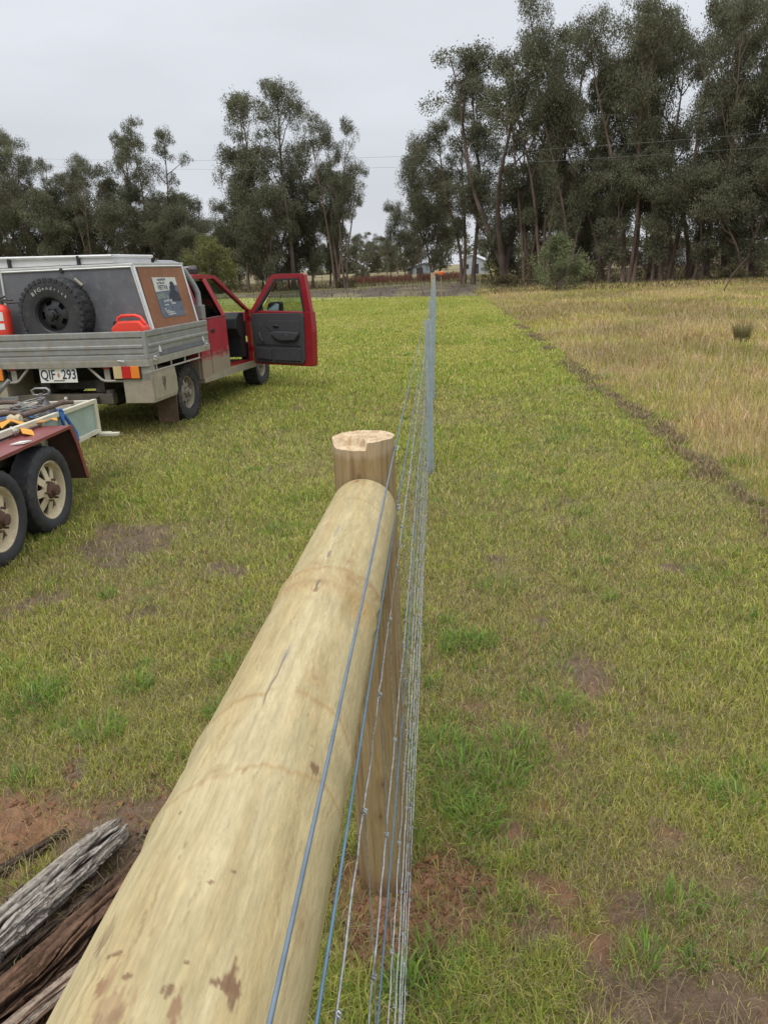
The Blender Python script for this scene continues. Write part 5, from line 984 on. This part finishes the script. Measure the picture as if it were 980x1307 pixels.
# ------------------------------------------------------------------ trees
bark = mat('gum_bark', (.13, .10, .085), rough=.9, var=.35, vscale=3, bump=.03, bscale=8, spec=.1, stretch=(1, 1, .3))
barkr = mat('reddish_bark', (.17, .125, .10), rough=.9, var=.35, vscale=3, bump=.03, bscale=8, spec=.1, stretch=(1, 1, .3))
leafm = mat('gum_leaves', (0, 0, 0), rough=.6, var=.12, vscale=.6, attr='col', trans=.22, spec=.25)
def leaves(tufts, seed, dens, size, pal, droop=.8):
    rg = np.random.default_rng(seed); VV = []; CC = []
    for (cx_, cy_, cz_, r, fl) in tufts:
        n = int(dens * r * r * rg.uniform(.35, 1.15)); d = rg.normal(size=(n, 3)); d /= np.linalg.norm(d, axis=1, keepdims=True)
        rad = r * (rg.random(n) ** .45); p = d * rad[:, None] * np.array([1, 1, fl]);
        # sprays: pull leaves towards a few sub-centres so gaps open up inside the tuft
        ns_ = 16; sc = rg.normal(size=(ns_, 3)); sc /= np.linalg.norm(sc, axis=1, keepdims=True); sc *= r * .72 * np.array([1, 1, fl]); kx = rg.integers(0, ns_, n)
        p = p * .42 + sc[kx] * .85 + rg.normal(size=(n, 3)) * r * .10
        p += np.array([cx_, cy_, cz_]); L_ = size * (.6 + .8 * rg.random(n)); wd = L_ * .34
        az = rg.random(n) * 2 * PI; el = -PI / 2 * droop + rg.normal(0, .55, n); u = np.stack([np.cos(az) * np.cos(el), np.sin(az) * np.cos(el), np.sin(el)], -1)
        w = rg.normal(size=(n, 3)); w -= (w * u).sum(1, keepdims=True) * u; w /= np.linalg.norm(w, axis=1, keepdims=True)
        VV.append(np.stack([p - u * L_[:, None] / 2, p + w * wd[:, None] / 2, p + u * L_[:, None] / 2, p - w * wd[:, None] / 2], 1).reshape(-1, 3))
        c = pal[rg.integers(0, len(pal), n)] * (.82 + .36 * rg.random((n, 1))) * (.72 + .56 * rg.random()); CC.append(np.repeat(c, 4, 0))
    V = np.concatenate(VV); n = len(V) // 4; return V, np.arange(n * 4).reshape(n, 4), np.concatenate(CC)
GUM = np.array([[.115, .13, .075], [.14, .15, .09], [.09, .105, .058], [.16, .165, .105], [.12, .095, .06]])
GRN = np.array([[.10, .125, .045], [.075, .10, .036], [.135, .14, .055], [.09, .10, .05]])
def eucalypt(seed, H, spread, base, nt, pal=GUM, dens=760, size=.155, tuft=1.25, bk=None, bare=.25, thick=1.0, nl=9):
    rg = random.Random(seed); m = MB(); tf = []
    for t in range(nt):
        ang = 2 * PI * t / nt + rg.uniform(-.5, .5); lean = (0 if nt == 1 else rg.uniform(.12, .26)) * H * (spread / 4); h = H * (1 if t == 0 else rg.uniform(.72, .97))
        pts = []; ox = rg.uniform(-.2, .2) + (0 if nt == 1 else .25 * math.cos(ang)); oy = rg.uniform(-.2, .2); wx, wy = rg.uniform(0, 6), rg.uniform(0, 6)
        K = 12
        for i_ in range(K + 1):
            u = i_ / K; pts.append(Vector((ox + lean * math.cos(ang) * u ** 1.3 + .30 * math.sin(wx + u * 6), oy + lean * math.sin(ang) * u ** 1.3 + .30 * math.sin(wy + u * 5), -.3 + (h - .4) * u)))
        r0 = (.0105 * H + .03) * thick * (1 if nt == 1 else .8); m.tube(pts, [r0 * (1.25 if i_ == 0 else 1) * (1 - .86 * (i_ / K) ** .9) for i_ in range(K + 1)], 8)
        tf.append((pts[-1].x, pts[-1].y, pts[-1].z, tuft * .85, .75))
        for b in range(nl):
            u = bare + (1 - bare) * (b + rg.random()) / nl * .97; u = min(u, .97); i_ = int(u * K); f_ = u * K - i_; p0 = pts[i_].lerp(pts[min(i_ + 1, K)], f_)
            a = rg.uniform(0, 2 * PI); prof_ = math.sin(min(1, (u - base) / (1 - base) if u > base else .15) * PI * .80 + .30); Ln = spread * max(.28, prof_) * rg.uniform(.55, 1.1); up = rg.uniform(.7, 2.2)
            dirv = Vector((math.cos(a), math.sin(a), up)).normalized(); q_ = [p0]
            for s_ in range(1, 5): q_.append(q_[-1] + (dirv + Vector((rg.uniform(-.25, .25), rg.uniform(-.25, .25), .1 * s_ * .5))).normalized() * Ln / 4)
            rb = r0 * (1 - .8 * u) * .5 + .012; m.tube(q_, [rb * (1 - .2 * s_) + .008 for s_ in range(5)], 5, cap=False)
            tt = tuft * .74 * rg.uniform(.6, 1.15) * (.75 + .5 * max(0, prof_)); tf.append((q_[-1].x, q_[-1].y, q_[-1].z, tt, rg.uniform(.9, 1.5)))
            for s_ in range(rg.choice((2, 3, 3, 4))):
                st_ = q_[rg.choice((2, 3))]; d2 = Vector((rg.uniform(-1, 1), rg.uniform(-1, 1), rg.uniform(-.1, .9))).normalized() * Ln * rg.uniform(.35, .6); e2 = st_ + d2; m.tube([st_, st_.lerp(e2, .5) + Vector((0, 0, .1)), e2], [rb * .45, rb * .3, .01], 4, cap=False); tf.append((e2.x, e2.y, e2.z, tt * rg.uniform(.55, .95), rg.uniform(.9, 1.5)))
    me = m.build('trunk', bk or bark, None, smooth=50).data; ob = [o for o in bpy.data.objects if o.data == me][0]; bpy.data.objects.remove(ob)
    V, Q, c = leaves(tf, seed, dens, size, pal); o = np_mesh('crown', V, Q, None, c, leafm); cm = o.data; bpy.data.objects.remove(o)
    return me, cm, H
def bush(seed, H, spread, pal, dens=900, size=.14):
    rg = random.Random(seed); m = MB(); tf = []
    for k in range(7):
        a = rg.uniform(0, 2 * PI); e_ = Vector((math.cos(a) * spread * .6, math.sin(a) * spread * .6, H * .75)); m.tube([(0, 0, -.1), tuple(e_ * .4), tuple(e_)], [.06, .04, .012], 5, cap=False)
    for k in range(46):
        a = rg.uniform(0, 2 * PI); z = rg.random(); rad = spread * math.sqrt(rg.random()) * math.sin(min(1, z * .75 + .32) * PI) ** .5 * .85; r = spread * rg.uniform(.16, .30); tf.append((rad * math.cos(a), rad * math.sin(a), .12 * H + z * H * .80, r, .9))
    me = m.build('stems', bark, None).data; ob = [o for o in bpy.data.objects if o.data == me][0]; bpy.data.objects.remove(ob)
    V, Q, c = leaves(tf, seed, dens, size, pal, .2); o = np_mesh('crown', V, Q, None, c, leafm); cm = o.data; bpy.data.objects.remove(o)
    return me, cm, H
PROT = {
    'A': [eucalypt(1, 19, 4.0, .28, 1, thick=1.1, nl=15, tuft=1.35, bare=.26), eucalypt(11, 19, 3.4, .3, 3, nl=8, tuft=1.3, bare=.30, bk=barkr), eucalypt(2, 19, 3.6, .30, 2, nl=11, tuft=1.35, bare=.28, bk=barkr), eucalypt(3, 19, 4.4, .25, 2, nl=12, tuft=1.5, bare=.22)],
    'B': [eucalypt(4, 19, 3.0, .5, 2, nl=8, tuft=1.15, bare=.50, dens=760), eucalypt(5, 19, 3.4, .45, 3, nl=6, tuft=1.1, bare=.45, dens=740)],
    'C': [eucalypt(6, 12, 3.4, .18, 2, nl=12, tuft=1.25, bare=.16, pal=GUM * .92), eucalypt(7, 12, 3.8, .15, 3, nl=9, tuft=1.3, bare=.14, bk=barkr), eucalypt(8, 12, 3.0, .2, 1, nl=18, tuft=1.2, bare=.16)],
    'D': [bush(9, 4.0, 2.3, GRN)]}
def plant(kind, x, y, H, sxy, label, group, name='gum_tree', var=None, rot=None):
    pr = PROT[kind]; k = (plant.c if var is None else var) % len(pr); plant.c += 1; tm, cm, H0 = pr[k]
    z = float(ground_z(np.array([x]), np.array([y]))[0])
    s_ = H / H0; e_ = empty(name, (x, y, z - .05), random.uniform(0, 6.28) if rot is None else rot, label, 'shrub' if kind == 'D' else 'tree', group); e_.scale = (s_ * sxy * (19 / H0 if False else 1), s_ * sxy, s_)
    for nm, me in (('stems' if kind == 'D' else 'trunk', tm), ('crown', cm)):
        o = bpy.data.objects.new(nm, me); C.objects.link(o); o.parent = e_
    return e_
plant.c = 0
O_ = ['first', 'second', 'third', 'fourth', 'fifth', 'sixth', 'seventh', 'eighth', 'ninth', 'tenth', 'eleventh', 'twelfth', 'thirteenth', 'fourteenth', 'fifteenth', 'sixteenth', 'seventeenth', 'eighteenth', 'nineteenth', 'twentieth', 'twenty-first', 'twenty-second', 'twenty-third', 'twenty-fourth', 'twenty-fifth', 'twenty-sixth', 'twenty-seventh', 'twenty-eighth', 'twenty-ninth', 'thirtieth', 'thirty-first', 'thirty-second', 'thirty-third', 'thirty-fourth', 'thirty-fifth', 'thirty-sixth']
for (x, y, H, k, s_, v, rot, lb) in [(-14.6, 80, 18.6, 'A', 1.0, 0, 1.0, 'tallest gum tree of the middle clump, behind the open truck door'), (-16.8, 82, 18.8, 'B', 1.15, 1, 2.2, 'gum with long bare limbs and a tufted top leaning left in the middle clump'), (-18.6, 79, 13.4, 'C', 1.1, 2, .5, 'lower leaning gum on the left side of the middle clump'), (-9.9, 80, 16.0, 'A', .85, 1, 4.0, 'slender gum with full crown on the right of the middle clump'), (-8.7, 78, 11.5, 'B', 1.1, 0, 3.0, 'thin open gum at the right edge of the middle clump'), (-13.2, 84, 12.2, 'C', 1.0, 0, 2.0, 'darker mid-height gum in the heart of the middle clump'), (-19.2, 87, 7.6, 'C', 1.1, 1, 1.2, 'small gum behind the left side of the middle clump'), (-12.0, 90, 8.6, 'C', 1.1, 2, 5.2, 'small dark gum low behind the middle clump'), (-15.6, 85, 9.5, 'C', 1.1, 1, 3.2, 'low dark gum between the trunks of the middle clump'), (-16.6, 77, 11.0, 'C', 1.2, 0, 2.2, 'front low gum of the middle clump, left of its main trunk'), (-10.6, 86, 11.5, 'C', 1.2, 2, 1.2, 'dark gum filling the right rear of the middle clump'), (-20.5, 82, 8.5, 'C', 1.2, 0, 4.2, 'leftmost low gum of the middle clump')]:
    plant(k, x, y, H, s_, lb, 'gum trees of the middle clump', var=v, rot=rot)
LL = [(-62.3, 100, 18.7, 'A', 1), (-58.1, 99, 19.2, 'A', 1.1), (-56.4, 103, 18.0, 'A', 1.0), (-50.3, 98, 19.3, 'A', 1.05), (-48.0, 101, 16.8, 'A', 1), (-47.8, 105, 16.4, 'A', 1), (-42.3, 98, 15.8, 'A', 1.1), (-41.4, 102, 14.0, 'C', 1), (-37.7, 100, 18.8, 'B', 1), (-34.3, 99, 19.6, 'B', 1.1), (-32.2, 97, 11.3, 'C', 1.1), (-31.0, 102, 11.7, 'C', 1.2), (-28.3, 108, 8.8, 'C', 1.2), (-45.8, 94, 12.2, 'C', 1.2), (-53.3, 95, 11.7, 'C', 1.2), (-37.0, 96, 11.9, 'C', 1.2), (-34.8, 104, 10, 'C', 1.3), (-27.5, 100, 7.2, 'C', 1.2), (-40.0, 108, 11, 'C', 1.3), (-50, 108, 11, 'C', 1.3), (-66, 98, 14, 'C', 1.2), (-44.5, 103, 13, 'C', 1.3), (-36, 108, 12, 'C', 1.3), (-53, 104, 14, 'C', 1.3), (-60, 106, 14, 'C', 1.3), (-30.5, 95, 9, 'C', 1.3)]
for i_, (x, y, H, k, s_) in enumerate(sorted(LL, key=lambda q_: q_[0] / q_[1])): plant(k, x, y, H, s_, '%s gum from the left in the left-hand belt behind the truck%s' % (O_[i_], ', tall and open' if k == 'B' else ''), 'gum trees of the left belt')
MM = [(2.3, 76, 15.7, 'A', 1.15, 2, 1.0, 'dark-trunked gum right beside the far fence end, crown reaching left'), (-.6, 80, 12.3, 'C', 1.0, 0, 2, 'gum with a low spreading crown just left of the dark trunk'), (5.6, 70, 20.0, 'B', 1.7, 1, .4, 'tall open gum showing a big sky gap between its limbs'), (3.7, 74, 18.2, 'A', .95, 0, 2.6, 'full-crowned gum between the dark trunk and the open tall gum'), (7.6, 68, 16.0, 'A', .9, 1, 3.9, 'reddish leaning gum just left of the green shrub'), (5.8, 72, 9.8, 'C', 1.35, 1, 1.2, 'low forked gum under the tall open one'), (.4, 92, 8.4, 'C', 1.3, 2, 0, 'small dense gum directly behind the orange caps'), (-3.8, 110, 9.8, 'C', 1.1, 0, 3, 'small gum standing left of the orange caps'), (-2.0, 95, 10.9, 'B', .9, 0, 5, 'thin gum leaning left beyond the dark mud'), (-8.4, 150, 6.4, 'C', .9, 1, 4, 'distant round-topped gum in the gap of the horizon'), (9.6, 76, 11.2, 'C', 1.2, 2, 2, 'mid-height gum filling in behind the shrub')]
for (x, y, H, k, s_, v, rot, lb) in MM: plant(k, x, y, H, s_, lb, 'gum trees around the fence end', var=v, rot=rot)
RR = [(8.8, 66, 18.4, 'A', .95), (10.2, 63, 19.8, 'A', .75), (12.4, 70, 17.8, 'A', 1), (12.9, 64, 17.9, 'A', .9), (14.2, 61, 18.6, 'A', 1), (17.2, 67, 19.2, 'A', 1.1), (16.8, 60, 18.2, 'A', 1.05), (19.3, 63, 19.4, 'A', 1.1), (23.1, 70, 19.0, 'A', 1), (20.6, 59, 16.8, 'A', .9), (22.3, 60, 17.8, 'A', 1.05), (23.6, 57, 17.4, 'A', 1.1), (25.6, 60, 17.0, 'A', 1.1), (27.6, 58, 17.3, 'A', 1.1), (30.7, 60, 16.8, 'A', 1.1), (34.2, 60, 17.1, 'A', 1.2), (12.9, 61, 8.8, 'C', 1.2), (15.4, 59, 9.0, 'C', 1.2), (18.2, 58, 8.6, 'C', 1.3), (21.0, 57, 8.6, 'C', 1.3), (11.0, 66, 9.0, 'C', 1.2), (24.4, 57, 8.8, 'C', 1.3), (27.5, 62, 9, 'C', 1.4)] + [(11 + 3.1 * k_, 78 + (k_ * 5) % 11, 10.5 + (k_ * 3) % 4, 'C', 1.45) for k_ in range(0, 12, 2)]
for i_, (x, y, H, k, s_) in enumerate(sorted(RR, key=lambda q_: q_[0] / q_[1])): plant(k, x, y, H, s_, '%s from the left in the dense right-hand stand, %s gum' % (O_[i_], 'a tall' if H > 12 else 'an understorey'), 'gum trees of the right stand')
FF = [(-48.2, 190, 9), (-48.0, 210, 9.2), (-40.8, 200, 9.8), (-38.3, 220, 9.5), (-29.3, 190, 8.7), (-23.0, 230, 10.6), (-19.2, 220, 11.2), (-17.6, 240, 10.4), (-12.9, 210, 9.4), (-9.6, 200, 10.0), (-6.3, 230, 11.0), (11.1, 200, 5.4), (15.8, 210, 7.4), (20.4, 180, 7.2), (26.1, 190, 7.6), (33.7, 230, 8.7), (-55.8, 200, 10.2), (42, 200, 9), (52, 190, 9), (-70, 190, 10), (62, 200, 10), (-85, 200, 10)]
for i_, (x, y, H) in enumerate(sorted(FF, key=lambda q_: q_[0] / q_[1])): plant('C' if i_ % 3 else 'B', x, y, H, 1.25, '%s small far-off tree from the left on the horizon beyond the paddocks' % O_[i_], 'far-off horizon trees', name='distant_tree')
# a far-off wood closing the horizon, and scrub under the near stands: masses nobody could count
rg = random.Random(77); tf = []
for k in range(900):
    x = rg.uniform(-260, 240); y = 285 + rg.uniform(-12, 25); hh = 10.5 + 3 * math.sin(x * .05) + 2.5 * math.sin(x * .17 + 1) + rg.uniform(-1.5, 1.5); tf.append((x, y, rg.uniform(.5, max(2, hh)), rg.uniform(1.8, 3.2), .9))
V, Q, c = leaves(tf, 77, 26, 1.1, GUM * .9, .3); o = np_mesh('far_woodland', V, Q, None, c, leafm); tag(o, 'dark far-off wood closing the horizon behind the paddocks', 'woodland', kind='stuff')
tf = []
for k in range(520):
    x = rg.choice((rg.uniform(6, 45), rg.uniform(-75, -22), rg.uniform(8, 45))); y = (68 + rg.uniform(-6, 22)) if x > 0 else 104 + rg.uniform(-8, 12); tf.append((x, y, rg.uniform(.2, 2.3), rg.uniform(.5, 1.1), .8))
V, Q, c = leaves(tf, 78, 260, .22, np.array([[.10, .085, .05], [.085, .09, .045], [.13, .10, .06]]), .2); o = np_mesh('understorey_scrub', V, Q, None, c, leafm); tag(o, 'low brown-green scrub growing under the stands of gums', 'scrub', kind='stuff')
def shrub(x, y, H, s_, lb, pal, seed, dens=1500, size=.13):
    me, cm, h0 = bush(seed, H, s_, pal, dens, size); e_ = empty('shrub', (x, y, 0), 0, lb, 'shrub')
    for nm, q_ in (('stems', me), ('crown', cm)): o = bpy.data.objects.new(nm, q_); C.objects.link(o); o.parent = e_
shrub(-17.8, 62, 5.2, 2.7, 'bushy olive-green wattle just behind the truck cab', np.array([[.15, .16, .05], [.12, .135, .045], [.18, .17, .07]]), 21)
shrub(7.3, 49, 3.4, 2.15, 'dense dark green shrub at the head of the dry paddock', np.array([[.16, .19, .09], [.12, .155, .07], [.20, .20, .10]]), 22, 1800, .11)
shrub(5.9, 85, 3.2, 1.4, 'yellow-green bush between the trunks left of the dense shrub', np.array([[.22, .22, .04], [.17, .18, .035]]), 23)
shrub(5.4, 62, .9, 1.2, 'low brown-green scrub at the foot of the tall open gum', np.array([[.12, .10, .05], [.10, .085, .045]]), 24)
shrub(-12.2, 130, 2.6, 1.7, 'round dark bush standing alone in the far pale paddock', GUM, 25, 900, .2)
for k, (a, b) in enumerate(((-27.5, 74), (-21.5, 78), (-9.2, 80), (9.4, 60), (20, 56))): shrub(a, b, 1.0, 1.2, ['low scrub behind the truck canopy', 'low scrub behind the truck roof', 'low brown scrub at the foot of the slender middle gum', 'low scrub just right of the dense shrub', 'low scrub under the right-hand stand'][k], np.array([[.13, .115, .06], [.10, .10, .045]]), 30 + k, 1100)
# dead twig in the paddock
m = MB(); m.tube([(12.9, 37.0, .2), (13.2, 37, .9), (13.5, 37, 1.25), (13.9, 37, 1.75)], [.03, .025, .018, .006], 6); m.tube([(13.2, 37, .9), (13.0, 37.1, 1.2)], [.015, .004], 5); tag(m.build('dead_branch', bark), 'dead forked branch sticking out of the dry grass near the right edge', 'branch')

# ------------------------------------------------------------------ far buildings, fence, power lines
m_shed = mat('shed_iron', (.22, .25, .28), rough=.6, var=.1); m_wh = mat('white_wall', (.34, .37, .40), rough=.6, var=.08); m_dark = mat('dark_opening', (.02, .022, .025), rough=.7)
def house(name, x, y, w, d, hw, hr, wall, roof, label, rz=0, doors=()):
    e_ = empty(name, (x, y, 0), rz, label, 'building')
    MB().box(-w / 2, w / 2, -d / 2, d / 2, -.1, hw).build('wall', wall, e_); m = MB(); m.prism([(-w / 2 - .3, hw), (0, hr), (w / 2 + .3, hw), (w / 2 + .3, hw + .12), (0, hr + .12), (-w / 2 - .3, hw + .12)], -d / 2 - .3, d / 2 + .3, 'y'); m.prism([(-w / 2, hw), (w / 2, hw), (0, hr)], -d / 2 + .02, d / 2 - .02, 'y'); m.build('roof', roof, e_)
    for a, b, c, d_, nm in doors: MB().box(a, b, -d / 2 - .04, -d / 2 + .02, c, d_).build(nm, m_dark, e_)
house('farm_shed', -3.2, 180, 4.2, 5, 1.6, 2.3, m_shed, m_shed, 'small grey iron shed far off, left of the orange caps', .15, ((-1.6, -.2, 0, 1.4, 'door'),))
house('farm_house', 6.9, 150, 4.4, 6, 2.2, 3.3, m_wh, mat('pale_roof', (.45, .48, .50), rough=.5), 'white gabled building seen far off between the trunks', -.2, ((-1.2, -.5, .9, 1.7, 'window'), (.6, 1.3, 0, 1.7, 'door')))
house('farm_shed', 40.5, 150, 8, 6, 2.4, 3.4, m_shed, m_shed, 'grey shed glimpsed through the right-hand trunks', 0, ((-1, 1, 0, 2, 'door'),))
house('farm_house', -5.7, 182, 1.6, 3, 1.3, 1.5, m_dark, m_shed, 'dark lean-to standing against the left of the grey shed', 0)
fm = mat('old_fence_timber', (.20, .165, .125), rough=.9, var=.3); 
ff = empty('paddock_fence', (0, 0, 0), 0, 'old post and wire fence crossing the paddocks beyond the dark mud', 'fence'); k = 0
p0 = None
for x in np.arange(-100, 80, 3.2):
    m = MB(); h_ = 1.15 + .12 * math.sin(x * 3.1); m.tube([(0, 0, -.2), (.03 * math.sin(x), 0, h_)], [.075, .06], 7)
    if p0 is None: o = m.build('fence_stake', fm, ff, smooth=50, loc=(x, 118 + .05 * x, 0)); p0 = o
    else: o = p0.copy(); C.objects.link(o); o.parent = ff; o.location = (x, 118 + .05 * x, 0); o.rotation_euler = (0, R(random.uniform(-3, 3)), random.uniform(0, 6)); o.scale = (1, 1, random.uniform(.9, 1.1))
for zz in (.4, .75, 1.08): MB().tube([(-100, 113, zz), (80, 122, zz)], .012, 4).build('strand', fm, ff)
lw = mat('power_cable', (.14, .145, .15), rough=.6)
def cable(dz, dy, lb):
    key = [(-125, 107.5, 18.5), (-42.7, 80, 13.35), (-21.9, 70, 11.35), (-2.9, 58, 9.05), (5.8, 50.5, 8.3), (14.1, 45, 7.6), (40, 30, 7.4)]
    # one smooth sagging span through measured heights
    xs_ = np.linspace(-125, 40, 90); P_ = np.array(key); zc = np.polyfit(P_[:, 0], P_[:, 2], 3); yc = np.polyfit(P_[:, 0], P_[:, 1], 2)
    o = MB().tube([(x, np.polyval(yc, x) + dy, np.polyval(zc, x) + dz) for x in xs_], .007, 5).build('power_line', lw, smooth=60); tag(o, lb, 'power line', 'power lines crossing the sky')
cable(.0, 0, 'upper of the two thin power lines crossing the sky'); cable(-.62, .4, 'lower of the two thin power lines crossing the sky')
bpy.context.view_layer.update()
